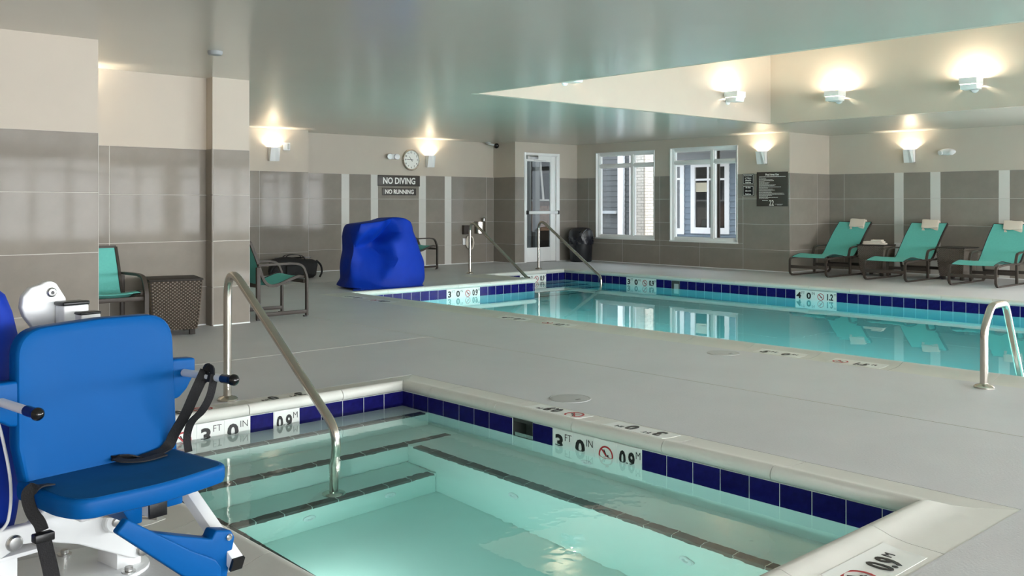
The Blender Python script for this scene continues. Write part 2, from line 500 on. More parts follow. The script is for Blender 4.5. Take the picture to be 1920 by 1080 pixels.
# pier: front and left flank tiled
pier = wall('wall_pier', 'Y', 8.82, 4.13, 4.52, thick=0.9)
for k in range(4):
    part('tile', MB().box(4.118, 8.822, COURSE[k+1]+0.0025, 4.130, 8.958, COURSE[k]-0.0025), 'wtile', pier, 0.002, 1)
struct('wall_pier_side', MB().box(4.34, 9.70, 0, 4.52, 14.36, ZC), 'plaster')
wall('wall_back_left', 'Y', 14.20, 4.5, 8.36, joints=[7.449, 6.535, 5.62], thick=0.5)
wall('wall_back', 'Y', 14.60, 8.36, 12.90, joints=[12.705],
     stripes=[(9.263, 9.425), (9.894, 10.051), (10.993, 11.158), (11.624, 11.789)])
wall('wall_jog', 'X', 12.90, 13.95, 14.60, b0=0.0125, b1=0.03)
DX0, DX1, DZ = 13.15, 14.16, 2.235
wall('wall_door', 'Y', 13.95, 12.90, 14.72, holes=[(DX0, DX1, 0, DZ)], b0=0.0125)
W1 = (11.86, 13.415, 0.482, 2.255); W2 = (9.935, 11.477, 0.478, 2.268)
wall('wall_window', 'X', 14.70, 8.87, 13.96, joints=[13.627, 12.684, 11.725, 10.777, 9.822], holes=[W1, W2], b0=0.0125)
wall('wall_return', 'Y', 8.87, 14.70, 16.07, joints=[15.62], thick=0.14, b0=0.0125)
wall('wall_lounge', 'X', X_E, Y_S, 8.88, joints=[8.585]+spread(-8.5, 5.5, 0.914, 4.85),
     stripes=[(7.488, 7.651), (6.858, 7.022), (5.765, 5.927)], holes=[(a, b, WZ0, WZ1) for a, b in WIN_E])
# the walls behind the camera
mb = MB()
for r in cut((X_W-0.2, X_E+0.2, 0, ZC), [(a, b, WZ0, WZ1) for a, b in WIN_S]): mb.box(r[0], Y_S-0.16, r[2], r[1], Y_S, r[3])
struct('wall_near', mb, 'plaster')
struct('wall_left', MB().box(X_W-0.16, Y_S, 0, X_W, 7.56, ZC), 'plaster')

# windows -----------------------------------------------------------
def window(name, ax, c, a0, a1, z0, z1, vert=(), trans=None, depth=0.16, side=1):
    """frame, mullions and panes in an opening; ax as for walls, c the inner face"""
    P = (lambda a, q, z: (a, q, z)) if ax == 'Y' else (lambda a, q, z: (q, a, z))
    s = side
    e = bpy.data.objects.new(name, None); COL.objects.link(e); e['kind'] = 'structure'; e.location = P((a0+a1)/2, c, z0)
    q0, q1 = c-0.004*s, c+depth*s
    mb = MB()
    for r in ((a0, a0+0.014, z0, z1), (a1-0.014, a1, z0, z1), (a0, a1, z1-0.014, z1)): mb.box(*P(r[0], q0, r[2]), *P(r[1], q1, r[3]))
    part('reveal', mb, 'alum', e)
    part('window_sill', MB().box(*P(a0-0.01, c-0.012*s, z0-0.012), *P(a1+0.01, q1, z0+0.014)), 'alum', e, bev=0.003)
    f0, f1 = c+0.05*s, c+0.13*s
    b0, b1, y0, y1 = a0+0.014, a1-0.014, z0+0.014, z1-0.014
    fw = 0.052
    mb = MB()
    for r in ((b0, b0+fw, y0, y1), (b1-fw, b1, y0, y1), (b0+fw, b1-fw, y0, y0+fw), (b0+fw, b1-fw, y1-fw, y1)): mb.box(*P(r[0], f0, r[2]), *P(r[1], f1, r[3]))
    part('window_frame', mb, 'alum', e, bev=0.004)
    vs = [b0+fw]; 
    for v in vert:
        part('mullion', MB().box(*P(v-0.036, f0-0.006*s, y0+fw), *P(v+0.036, f1, y1-fw)), 'alum', e, bev=0.004); vs += [v-0.036, v+0.036]
    vs.append(b1-fw)
    zs = [y0+fw]
    if trans: zs += [trans-0.03, trans+0.03]
    zs.append(y1-fw)
    for i in range(0, len(vs), 2):
        if trans: part('transom', MB().box(*P(vs[i], f0-0.003*s, trans-0.03), *P(vs[i+1], f1, trans+0.03)), 'alum', e, bev=0.004)
        for j in range(0, len(zs), 2):
            p, q, r, t = vs[i], vs[i+1], zs[j], zs[j+1]
            mb = MB()
            for k in ((p, p+0.016, r, t), (q-0.016, q, r, t), (p+0.016, q-0.016, r, r+0.016), (p+0.016, q-0.016, t-0.016, t)):
                mb.box(*P(k[0], f0+0.02*s, k[2]), *P(k[1], f1-0.01*s, k[3]))
            part('sash', mb, 'black' if False else 'alum', e)
            part('pane', MB().box(*P(p+0.01, c+0.094*s, r+0.01), *P(q-0.01, c+0.098*s, t-0.01)), 'pane', e)
    return e
window('window_1', 'X', 14.70, *W1, vert=[12.475], trans=1.975)
window('window_2', 'X', 14.70, *W2, vert=[10.53], trans=1.985)
for i, (a, b) in enumerate(WIN_E): window('window_%d' % (3+i), 'X', X_E, a, b, WZ0, WZ1, vert=[(a+b)/2], trans=1.98)
for i, (a, b) in enumerate(WIN_S): window('window_%d' % (6+i), 'Y', Y_S, a, b, WZ0, WZ1, vert=[a+(b-a)/3, b-(b-a)/3], trans=1.98, side=-1)

# door --------------------------------------------------------------
door = bpy.data.objects.new('door_1', None); COL.objects.link(door); door['kind'] = 'structure'; door.location = (DX0, 13.95, 0)
yd = 13.95
mb = MB()
mb.box(DX0, yd-0.015, 0, DX0+0.05, yd+0.12, DZ).box(DX1-0.06, yd-0.015, 0, DX1, yd+0.12, DZ).box(DX0+0.05, yd-0.015, DZ-0.055, DX1-0.06, yd+0.12, DZ)
part('door_frame', mb, 'alum', door, bev=0.004)
dx0, dx1, dz1 = DX0+0.055, DX1-0.065, DZ-0.06
st = 0.10
leaf = part('door_leaf', MB().box(dx0, yd+0.02, 0.01, dx0+0.045, yd+0.065, dz1).box(dx1-0.17, yd+0.02, 0.01, dx1, yd+0.065, dz1)
     .box(dx0+0.045, yd+0.02, 0.01, dx1-0.17, yd+0.065, 0.30).box(dx0+0.045, yd+0.02, dz1-0.115, dx1-0.17, yd+0.065, dz1), 'alum', door, bev=0.003)
lp = -wpos(leaf)
def sub(name, mb, m, bev=0):
    o = link(name, mesh_of(mb, name, bev), m, leaf); o.location = lp; return o
part('door_pane', MB().box(dx0+0.035, yd+0.040, 0.29, dx1-0.16, yd+0.046, dz1-0.105), 'tpane', door)
pb = part('push_bar', MB().box(dx0+0.03, yd-0.055, 0.985, dx1-0.02, yd-0.012, 1.045), 'white_metal', door, bev=0.008)
part('bar_end', MB().box(dx0-0.005, yd-0.06, 0.975, dx0+0.03, yd+0.02, 1.055), 'black', door, bev=0.004)
part('bar_end', MB().box(dx1-0.02, yd-0.06, 0.975, dx1+0.012, yd+0.02, 1.055), 'black', door, bev=0.004)
part('door_closer', MB().box(dx0+0.005, yd-0.05, dz1-0.075, dx0+0.30, yd+0.018, dz1+0.005), 'chrome', door, bev=0.006)
part('closer_arm', MB().bar([(dx0+0.20, yd-0.03, dz1-0.09), (dx0+0.50, yd-0.06, dz1-0.10)], 0.02, 0.008, (0, 1, 0)), 'chrome', door)
part('threshold', MB().box(DX0+0.05, yd-0.01, 0, DX1-0.06, yd+0.12, 0.008), 'chrome', door)
# frosted side strip of the door frame
part('side_stop', MB().box(DX1-0.10, yd-0.02, 0.0, DX1-0.062, yd+0.02, DZ-0.06), 'alum', door, bev=0.003)

# ================================================================== SPA AND POOL
# coping cross-section: t from the outer edge (0) towards the water, z height
CPROF = [(0, -0.05), (0, -0.001), (0.13, 0.003), (0.19, 0.012), (0.225, 0.024), (0.255, 0.032), (0.275, 0.032), (0.290, 0.024), (0.299, 0.010), (0.302, -0.006), (0.298, -0.020), (0.288, -0.031), (0.268, -0.035), (0.20, -0.05)]
def coping_stone(parent, base, d, out, a0, a1, m0=0, m1=0):
    """base: point on the tile plane where a=0; d: running direction; out: direction away from the water"""
    base, d, out = Vector(base), Vector(d), Vector(out); mb = MB(); n = len(CPROF); vs = []
    def off(t, m): return m*(CW-t)
    for (a, m, s) in ((a0, m0, -1), (a1, m1, 1)):
        e = -0.002*s if m == 0 else -0.0012*s
        for (t, z) in CPROF: vs.append(base+d*(a+s*off(t, m)+e)+out*(CW-t)+Vector((0, 0, z)))
    fs = [tuple(range(n)), tuple(range(2*n-1, n-1, -1))]+[(i, (i+1) % n, n+(i+1) % n, n+i) for i in range(n)]
    mb.add(vs, fs)
    return part('coping_stone', mb, 'coping', parent, ang=50)

def coping_run(parent, base, d, out, length, joints, m0, m1):
    js = [0]+[j for j in joints if 0.05 < j < length-0.05]+[length]
    for i in range(len(js)-1):
        coping_stone(parent, base, d, out, js[i], js[i+1], m0 if i == 0 else 0, m1 if i == len(js)-2 else 0)

MOD = 0.1565; TH = 0.152; ZTT = -0.036
def rim_tile(parent, kind, c, face, w, h=TH):
    """waterline tile: c centre on the tile plane, face the direction it looks"""
    me = tile_piece(w, h, 0.008, kind, 0.0015)
    o = bpy.data.objects.new({'btile': 'waterline_tile', 'mtile': 'depth_marker_tile'}[kind], me); COL.objects.link(o)
    o.parent = parent; o.location = Vector(c)-wpos(parent)
    o.rotation_euler = (0, 0, math.atan2(face[1], face[0])+R(90))
    return o

def no_dive(parent, o, ex, ey, r):
    """red ring with slash over a small black diver"""
    o, ex, ey = Vector(o), Vector(ex).normalized(), Vector(ey).normalized(); ez = ex.cross(ey); seg = 28
    mb = MB(); vs = []
    for q, z in ((r, 0), (r, 0.0009), (r*0.82, 0.0009), (r*0.82, 0)):
        vs += [o+ex*(q*math.cos(2*math.pi*k/seg))+ey*(q*math.sin(2*math.pi*k/seg))+ez*z for k in range(seg)]
    fs = [(a*seg+k, a*seg+(k+1) % seg, (a+1)*seg+(k+1) % seg, (a+1)*seg+k) for a in range(3) for k in range(seg)]
    mb.add(vs, fs)
    s = 0.7071*r*0.9; u = (ex-ey).normalized(); w = (ex+ey).normalized()
    mb.prism([(-r*0.85, -r*0.08), (r*0.85, -r*0.08), (r*0.85, r*0.08), (-r*0.85, r*0.08)], o, u, w, ez, 0.0008)
    a = part('ban_ring', mb, 'redink', parent)
    mb = MB()
    mb.prism([(-0.35*r, 0.55*r), (-0.22*r, 0.6*r), (0.12*r, 0.02*r), (0.55*r, -0.12*r), (0.5*r, -0.22*r), (0.1*r, -0.12*r), (-0.02*r, -0.05*r)], o, ex, ey, ez, 0.0006)
    mb.prism([(0.02*r, 0.0), (0.1*r, -0.05*r), (-0.35*r, -0.42*r), (-0.42*r, -0.34*r)], o, ex, ey, ez, 0.0005)
    mb.prism([(0.28*r+0.1*r*math.cos(k*0.785), 0.02*r+0.1*r*math.sin(k*0.785)) for k in range(8)], o, ex, ey, ez, 0.0006)
    part('diver_pictogram', mb, 'ink', parent)
    return a

def marker_tile(parent, c, face, ex, big, small, w=MOD-0.004):
    t = rim_tile(parent, 'mtile', c, face, w)
    if not big: return t
    n = Vector(face)*0.0084; ex = Vector(ex); up = Vector((0, 0, 1))
    if big == 'X':
        no_dive(t, Vector(c)+n, ex, up, 0.05)
    else:
        dx = -0.026 if len(big) == 1 else -0.016
        put_text(big, 0.092, Vector(c)+n+ex*dx+up*0.004, ex, up, t, 'ink', 1.15 if len(big) == 1 else 0.72, 0.035)
        if small: put_text(small, 0.036, Vector(c)+n+ex*(0.043 if len(big) == 1 else 0.058)+up*0.040, ex, up, t, 'ink', 0.95 if len(big) == 1 else 0.85, -0.012)
    return t

def rim(parent, p0, d, face, length, edges, markers, skip=()):
    """tiles along one side. edges: joint positions; markers: {index: (big, small)}; skip: indices left open"""
    p0, d = Vector(p0), Vector(d)
    for i in range(len(edges)-1):
        a, b = edges[i], edges[i+1]
        if i in skip: continue
        c = p0+d*((a+b)/2)+Vector((0, 0, ZTT-TH/2))
        if i in markers:
            ex = Vector((0, 0, 1)).cross(Vector(face))
            marker_tile(parent, c, face, ex, *markers[i], w=b-a-0.004)
        else: rim_tile(parent, 'btile', c, face, b-a-0.004)

def edges_from(first, length):
    e = [0.0, first]
    while e[-1]+MOD < length-0.01: e.append(e[-1]+MOD)
    e.append(length)
    return e

# ------------------------------------------------------------------ the spa
spa = thing('spa_pool', 'small square-cornered hot tub sunk in the near deck, dark lines along its underwater steps', 'hot tub', ((SX0+SX1)/2, (SY0+SY1)/2, 0))
ZW = -0.115; ZF = -1.13
mb = MB()
g = 0.008
mb.box(SX0-0.15, SY0-0.15, ZF-0.15, SX1+0.15, SY1+0.15, ZF)                          # bottom
def wallbox(mb, x0, y0, x1, y1, zb, zt=-0.05): mb.box(x0, y0, zb, x1, y1, zt)
wallbox(mb, SX0-0.15, SY0-0.15, SX0, SY1+0.15, ZF); wallbox(mb, SX1, SY0-0.15, SX1+0.15, 3.86, ZF); wallbox(mb, SX1, 4.028, SX1+0.15, SY1+0.15, ZF)
wallbox(mb, SX1, 3.86, SX1+0.15, 4.028, ZF, -0.20)
wallbox(mb, SX0, SY0-0.15, SX1, SY0, ZF); wallbox(mb, SX0, SY1, SX1, SY1+0.15, ZF)
part('shell', mb, 'shell', spa)
ZB = -0.495
for args in ((SX0, 4.82, ZF, SX1, SY1, -0.195), (SX0, 4.525, ZF, SX1, 4.82, ZB), (1.945, 4.245, ZF, 3.32, 4.525, -0.825)):
    part('step', MB().box(*args), 'shell', spa, bev=0.012)
for args in ((3.32, SY0, ZF, SX1, 4.525, ZB), (SX0, SY0, ZF, 1.945, 4.525, ZB)):
    part('bench', MB().box(*args), 'shell', spa, bev=0.012)
# dark trim tiles on the step and bench edges
_st = {}
def edge_tiles(parent, p0, d, out, length, z, w=0.052, step=MOD):
    p0, d, out = Vector(p0), Vector(d), Vector(out); a = 0.0
    while a < length-0.02:
        b = min(a+step, length)
        mb = MB(); P = lambda s, t, q: p0+d*s+out*t+Vector((0, 0, q))
        prof = [(0.004, z-0.03), (0.004, z+0.001), (0.0, z+0.004), (-w, z+0.004), (-w, z-0.004)]
        vs = [P(s, t, q) for s in (a+0.003, b-0.003) for (t, q) in prof]
        mb.add(vs, [(0,1,2,3,4), (9,8,7,6,5)]+[(i, (i+1) % 5, 5+(i+1) % 5, 5+i) for i in range(5)])
        part('step_edge_tile', mb, 'stile', parent)
        a = b
edge_tiles(spa, (SX1-0.03, 4.82, 0), (-1, 0, 0), (0, -1, 0), SX1-SX0-0.05, -0.195)
edge_tiles(spa, (SX1-0.06, 4.525, 0), (-1, 0, 0), (0, -1, 0), SX1-SX0-0.08, ZB)
edge_tiles(spa, (3.30, 4.245, 0), (-1, 0, 0), (0, -1, 0), 3.30-1.96, -0.825)
edge_tiles(spa, (3.32, 4.46, 0), (0, -1, 0), (-1, 0, 0), 4.46-SY0-0.02, ZB)
edge_tiles(spa, (1.945, 4.46, 0), (0, -1, 0), (1, 0, 0), 4.46-SY0-0.02, ZB)
# jets
for (x, y, z, ax) in ((3.319, 3.6, -0.72, (-1, 0, 0)), (3.319, 2.5, -0.72, (-1, 0, 0)), (3.709, 3.45, -0.33, (-1, 0, 0)), (3.0, 4.244, -0.97, (0, -1, 0)), (2.5, 4.244, -0.97, (0, -1, 0))):
    part('jet_nozzle', MB().lathe([(0.036, 0), (0.036, 0.006), (0.028, 0.012), (0.016, 0.012), (0.012, 0.004)], (x, y, z), ax, 20), 'white_metal', spa)
part('drain_cover', MB().lathe([(0.10, 0), (0.10, 0.012), (0.07, 0.025), (0.03, 0.026)], (2.62, 3.0, ZF), (0, 0, 1), 24), 'white_metal', spa)
# waterline tiles and their grout bed
gm = MB()
gm.box(SX0-0.006, SY0-0.006, -0.195, SX1+0.006, SY0-0.0005, -0.034).box(SX0-0.006, SY1+0.0005, -0.195, SX1+0.006, SY1+0.006, -0.034)
gm.box(SX0-0.006, SY0, -0.195, SX0-0.0005, SY1, -0.034).box(SX1+0.0005, SY0, -0.195, SX1+0.006, 3.86, -0.034).box(SX1+0.0005, 4.028, -0.195, SX1+0.006, SY1, -0.034)
# pull the grout forward so that only a shallow joint stays
for i, v in enumerate(gm.v):
    x, y, z = v
    cx, cy = (SX0+SX1)/2, (SY0+SY1)/2
    gm.v[i] = (x+(0.006 if x < SX0+0.01 else -0.006 if x > SX1-0.01 else 0), y+(0.006 if y < SY0+0.01 else -0.006 if y > SY1-0.01 else 0), z)
part('grout_bed', gm, 'pgrout', spa)
right = [0, 0.117, 0.274, 0.431, 0.588, 0.73, 0.868, 1.072, 1.24, 1.40, 1.556, 1.714, 1.872, 2.032]
while right[-1]+MOD < SY1-SY0-0.01: right.append(right[-1]+MOD)
right.append(SY1-SY0)
rim(spa, (SX1, SY1, 0), (0, -1, 0), (-1, 0, 0), SY1-SY0, right, {9: ('3', 'FT'), 10: ('0', 'IN'), 11: ('X', ''), 12: ('0.9', 'M')}, skip=(7,))
back = [0, 0.157, 0.313, 0.470, 0.623, 0.776, 0.947, 1.098, 1.261, 1.424, 1.580]
while back[-1]+MOD < SX1-SX0-0.01: back.append(back[-1]+MOD)
back.append(SX1-SX0)
rim(spa, (SX1, SY1, 0), (-1, 0, 0), (0, -1, 0), SX1-SX0, back, {5: ('0.9', 'M'), 7: ('0', 'IN'), 8: ('3', 'FT'), 9: ('X', '')})
rim(spa, (SX0, SY0, 0), (0, 1, 0), (1, 0, 0), SY1-SY0, edges_from(0.12, SY1-SY0), {})
rim(spa, (SX0, SY0, 0), (1, 0, 0), (0, 1, 0), SX1-SX0, edges_from(0.12, SX1-SX0), {})
# skimmer mouth lined dark, the opening's shade put into its colour
part('shaded_skimmer_mouth', MB().box(SX1+0.10, 3.86, -0.20, SX1+0.30, 4.028, -0.036).box(SX1-0.002, 3.855, -0.195, SX1+0.15, 3.864, -0.036).box(SX1-0.002, 4.024, -0.195, SX1+0.15, 4.033, -0.036).box(SX1-0.003, 3.864, -0.052, SX1+0.15, 4.024, -0.036).box(SX1, 3.86, -0.205, SX1+0.30, 4.028, -0.196), 'stile', spa)
# coping
coping_run(spa, (SX1, SY1, 0), (0, -1, 0), (1, 0, 0), SY1-SY0, [0.311, 0.934, 1.554, 2.166, 2.776], 1, 1)
coping_run(spa, (SX1, SY1, 0), (-1, 0, 0), (0, 1, 0), SX1-SX0, [0.475, 1.108, 1.74], 1, 1)
coping_run(spa, (SX1, SY0, 0), (-1, 0, 0), (0, -1, 0), SX1-SX0, [0.42, 1.03, 1.64], 1, 1)
coping_run(spa, (SX0, SY0, 0), (0, 1, 0), (-1, 0, 0), SY1-SY0, [0.6, 1.22, 1.72, 2.34, 2.96], 1, 1)
part('water', MB().box(SX0-0.004, SY0-0.004, ZF-0.05, SX1+0.004, SY1+0.004, ZW), 'spawater', spa)

def prof_z(t):
    P = [p for p in CPROF if p[1] > -0.002 and p[0] < 0.28]
    for (t0, z0), (t1, z1) in zip(P, P[1:]):
        if t0 <= t <= t1: return z0+(z1-z0)*(t-t0)/(t1-t0)
    return 0.0
def top_marker(parent, c, ex, ey, items, tc=0.105):
    """white plate let into the coping with print on it; c lies tc from the coping's outer edge, ey points to the water.
    items: (text, height, offset along ex, offset along ey, width factor)"""
    c, ex, ey = Vector(c), Vector(ex), Vector(ey); c.z = 0
    xs = [i[2] for i in items]; w0, w1 = min(xs)-0.085, max(xs)+0.085
    P = [[c+ex*w+ey*q+Vector((0, 0, prof_z(tc+q)-0.003)) for w in (w0, w1)] for q in (-0.08, -0.04, 0, 0.025, 0.05, 0.075)]
    p = part('deck_marker_plate', MB().sheet(P, -0.0042 if ex.cross(ey).z > 0 else 0.0042), 'mtile', parent)
    for (t, h, a, b, wx) in items:
        q = c+ex*a+ey*(b-0.012)+Vector((0, 0, prof_z(tc+0.02)+0.0022))
        if t == 'X': no_dive(p, q, ex, ey, h)
        else: put_text(t, h, q, ex, ey, p, 'ink', wx, 0.025 if h > 0.05 else -0.012)
    return p
def depth(n): return [(n, 0.098, -0.13, 0, 0.9), ('FT', 0.036, -0.062, 0.028, 0.9), ('0', 0.098, 0.055, 0, 0.9), ('IN', 0.036, 0.122, 0.028, 0.9)]
def metres(n): return [('X', 0.058, -0.11, 0, 1), (n, 0.098, 0.06, 0, 0.68), ('M', 0.036, 0.145, 0.028, 0.9)]
cz = 0.004
top_marker(spa, (SX1+CW-0.105, 3.24, cz), (0, 1, 0), (-1, 0, 0), depth('3'))
top_marker(spa, (SX1+CW-0.105, 3.83, cz), (0, 1, 0), (-1, 0, 0), metres('0.9'))
top_marker(spa, (2.98, SY0-CW+0.105, cz), (1, 0, 0), (0, 1, 0), metres('0.9'))
top_marker(spa, (2.40, SY0-CW+0.105, cz), (1, 0, 0), (0, 1, 0), depth('3'))
top_marker(spa, (2.92, SY1+CW-0.105, cz), (-1, 0, 0), (0, -1, 0), depth('3'))
top_marker(spa, (2.30, SY1+CW-0.105, cz), (-1, 0, 0), (0, -1, 0), metres('0.9'))
top_marker(spa, (SX0-CW+0.105, 3.10, cz), (0, -1, 0), (1, 0, 0), depth('3'))
top_marker(spa, (SX0-CW+0.105, 3.75, cz), (0, -1, 0), (1, 0, 0), metres('0.9'))

# ------------------------------------------------------------------ the swimming pool
pool = thing('swimming_pool', 'long swimming pool with a band of dark blue tiles beyond the grey deck', 'swimming pool', ((PX0+PX1)/2, 5.0, 0))
PZW = -0.163
mb = MB()
zb = lambda y: -1.10-0.055*(PY1-y)
mb.add([(PX0, PY0, zb(PY0)), (PX1, PY0, zb(PY0)), (PX1, PY1, zb(PY1)), (PX0, PY1, zb(PY1)), (PX0, PY0, -2.2), (PX1, PY0, -2.2), (PX1, PY1, -2.2), (PX0, PY1, -2.2)],
       [(0,1,2,3), (7,6,5,4), (0,4,5,1), (1,5,6,2), (2,6,7,3), (3,7,4,0)])
wallbox(mb, PX0-0.15, PY0-0.15, PX0, PY1+0.15, -2.2); wallbox(mb, PX1, PY0-0.15, PX1+0.15, AY1+0.15, -2.2)
wallbox(mb, PX0, PY0-0.15, PX1, PY0, -2.2); wallbox(mb, PX0, PY1, AX0, PY1+0.15, -2.2)
wallbox(mb, AX0-0.15, PY1+0.15, AX0, AY1+0.15, -2.2); wallbox(mb, AX0, AY1, PX1, AY1+0.15, -2.2)
part('shell', mb, 'shell', pool)
for k in range(4):
    y0 = AY1-0.31*(k+1); z = -0.38-0.24*k
    part('step', MB().box(AX0, y0, -2.0, PX1, y0+0.31, z), 'shell', pool, bev=0.012)
    edge_tiles(pool, (PX1-0.02, y0, 0), (-1, 0, 0), (0, -1, 0), PX1-AX0-0.04, z)
gm = MB(); e = 0.0065
gm.box(PX1-e+0.0, PY0, -0.195, PX1, AY1, -0.034).box(PX0, PY0, -0.195, PX0+e, PY1, -0.034).box(PX0, PY1-e, -0.195, AX0, PY1, -0.034)
gm.box(AX0, AY1-e, -0.195, PX1, AY1, -0.034).box(AX0, PY1, -0.195, AX0+e, AY1, -0.034).box(PX0, PY0, -0.195, PX1, PY0+e, -0.034)
part('grout_bed', gm, 'pgrout', pool)
far = [0, 0.034]
while far[-1]+MOD*1.012 < AY1-PY0: far.append(far[-1]+MOD*1.012)
far.append(AY1-PY0)
def idx(edges, v): return min(range(len(edges)-1), key=lambda i: abs(edges[i]-v))
i3 = idx(far, AY1-10.442); i4 = idx(far, AY1-7.20)
mk = {i3: ('3', 'FT'), i3+1: ('0', 'IN'), i3+2: ('X', ''), i3+3: ('0.9', 'M'), i4: ('4', 'FT'), i4+1: ('0', 'IN'), i4+2: ('X', ''), i4+3: ('1.2', 'M')}
isk = i3+6
rim(pool, (PX1, AY1, 0), (0, -1, 0), (-1, 0, 0), AY1-PY0, far, mk, skip=(isk,))
part('shaded_skimmer_mouth', MB().box(PX1-0.0068, AY1-far[isk+1], -0.19, PX1-0.0061, AY1-far[isk], -0.036), 'stile', pool)  # flat dark sheet on the wall, shade of an opening put into colour
part('skimmer_lip', MB().box(PX1-0.010, AY1-far[isk+1]+0.02, -0.17, PX1-0.0068, AY1-far[isk+1]+0.11, -0.085), 'lid', pool)
lft = [0, 0.032]
while lft[-1]+MOD < AX0-PX0-0.01: lft.append(lft[-1]+MOD)
lft.append(AX0-PX0)
j3 = idx(lft, AX0-9.157)-0
# seen from the water the text runs towards smaller index here, so the order is reversed
mk2 = {j3+3: ('3', 'FT'), j3+2: ('0', 'IN'), j3+1: ('X', ''), j3: ('0.9', 'M')}
rim(pool, (AX0, PY1, 0), (-1, 0, 0), (0, -1, 0), AX0-PX0, lft, mk2)
alc = [0]
while alc[-1]+MOD < PX1-AX0-0.01: alc.append(alc[-1]+MOD)
alc.append(PX1-AX0)
rim(pool, (PX1, AY1, 0), (-1, 0, 0), (0, -1, 0), PX1-AX0, alc, {3: ('0.9', 'M'), 4: ('X', ''), 5: ('0', 'IN'), 6: ('3', 'FT')})
rim(pool, (AX0, PY1, 0), (0, 1, 0), (1, 0, 0), AY1-PY1, edges_from(0.15, AY1-PY1), {})
cj = lambda n, s: [s+0.62*k for k in range(n)]
coping_run(pool, (PX1, AY1, 0), (0, -1, 0), (1, 0, 0), AY1-4.0, cj(13, 0.5), 1, 0)
coping_run(pool, (PX1, 4.0, 0), (0, -1, 0), (1, 0, 0), 4.0-PY0, cj(11, 0.04), 0, 1)
coping_run(pool, (PX1, AY1, 0), (-1, 0, 0), (0, 1, 0), PX1-AX0, cj(4, 0.45), 1, 1)
coping_run(pool, (AX0, AY1, 0), (0, -1, 0), (-1, 0, 0), AY1-PY1, cj(3, 0.62), 1, -1)
coping_run(pool, (AX0, PY1, 0), (-1, 0, 0), (0, 1, 0), AX0-PX0, cj(7, 0.3), -1, 1)
coping_run(pool, (PX0, PY1, 0), (0, -1, 0), (-1, 0, 0), PY1-PY0, [10.66-v for v in (10.05, 9.43, 8.8, 8.18, 7.55, 6.93, 6.31, 5.69, 5.07, 4.46, 3.85, 3.2, 2.52, 1.9, 1.3, 0.7, 0.1, -0.5, -1.1, -1.7)], 1, 1)
coping_run(pool, (PX0, PY0, 0), (1, 0, 0), (0, -1, 0), PX1-PX0, cj(8, 0.4), 1, 1)
top_marker(pool, (PX0-CW+0.105, 4.13, cz), (0, -1, 0), (1, 0, 0), depth('5'))
top_marker(pool, (PX0-CW+0.105, 3.50, cz), (0, -1, 0), (1, 0, 0), metres('1.5'))
top_marker(pool, (PX0-CW+0.105, 7.26, cz), (0, -1, 0), (1, 0, 0), depth('4'))
top_marker(pool, (PX0-CW+0.105, 6.65, cz), (0, -1, 0), (1, 0, 0), metres('1.2'))
top_marker(pool, (PX0-CW+0.105, 10.26, cz), (0, -1, 0), (1, 0, 0), depth('3'))
top_marker(pool, (PX0-CW+0.105, 9.68, cz), (0, -1, 0), (1, 0, 0), metres('0.9'))
mb = MB(); k = 0.003
mb.prism([(PX0-k, PY0-k), (PX1+k, PY0-k), (PX1+k, AY1+k), (AX0-k, AY1+k), (AX0-k, PY1+k), (PX0-k, PY1+k)], (0, 0, -2.15), (1, 0, 0), (0, 1, 0), (0, 0, 1), 2.15+PZW)
part('water', mb, 'poolwater', pool)

# added underwater fill lamps, out of view, to brighten the water
def fill_lamp(parent, loc, face, power):
    loc, face = Vector(loc), Vector(face).normalized()
    part('fill_lamp_ring', MB().lathe([(0.13, 0), (0.13, 0.010), (0.11, 0.018), (0.105, 0.012)], loc, tuple(face), 28), 'steel', parent)
    part('fill_lamp_lens', MB().lathe([(0.105, 0.004), (0.105, 0.010), (0.002, 0.012)], loc, tuple(face), 28), FILL_LENS, parent)
    l = bpy.data.lights.new('underwater_fill', 'AREA'); l.shape = 'DISK'; l.size = 0.19; l.energy = power; l.color = (1.0, 0.97, 0.90)
    o = bpy.data.objects.new('underwater_fill', l); COL.objects.link(o); o.parent = parent
    o.matrix_basis = wmat(parent).inverted() @ (Matrix.Translation(loc+face*0.02) @ face.to_track_quat('-Z', 'Y').to_matrix().to_4x4())
FILL_LENS = emis('added fill lamp lens', (250, 255, 250), 3.0)  # glowing face of the added fill lamps
for y in (2.35, 3.55): fill_lamp(spa, (1.946, y, -0.80), (1, 0, 0), 3.6)
for y in (0.8, 4.6, 8.4): fill_lamp(pool, (PX0+0.001, y, -0.75), (1, 0, 0), 105)

# ================================================================== LIGHT FITTINGS
WARM = (1.0, 0.86, 0.66)
def lamp(parent, loc, power, radius=0.02):
    l = bpy.data.lights.new('bulb', 'POINT'); l.energy = power; l.color = WARM; l.shadow_soft_size = radius
    o = bpy.data.objects.new('bulb', l); COL.objects.link(o); o.parent = parent; o.location = loc
    return o

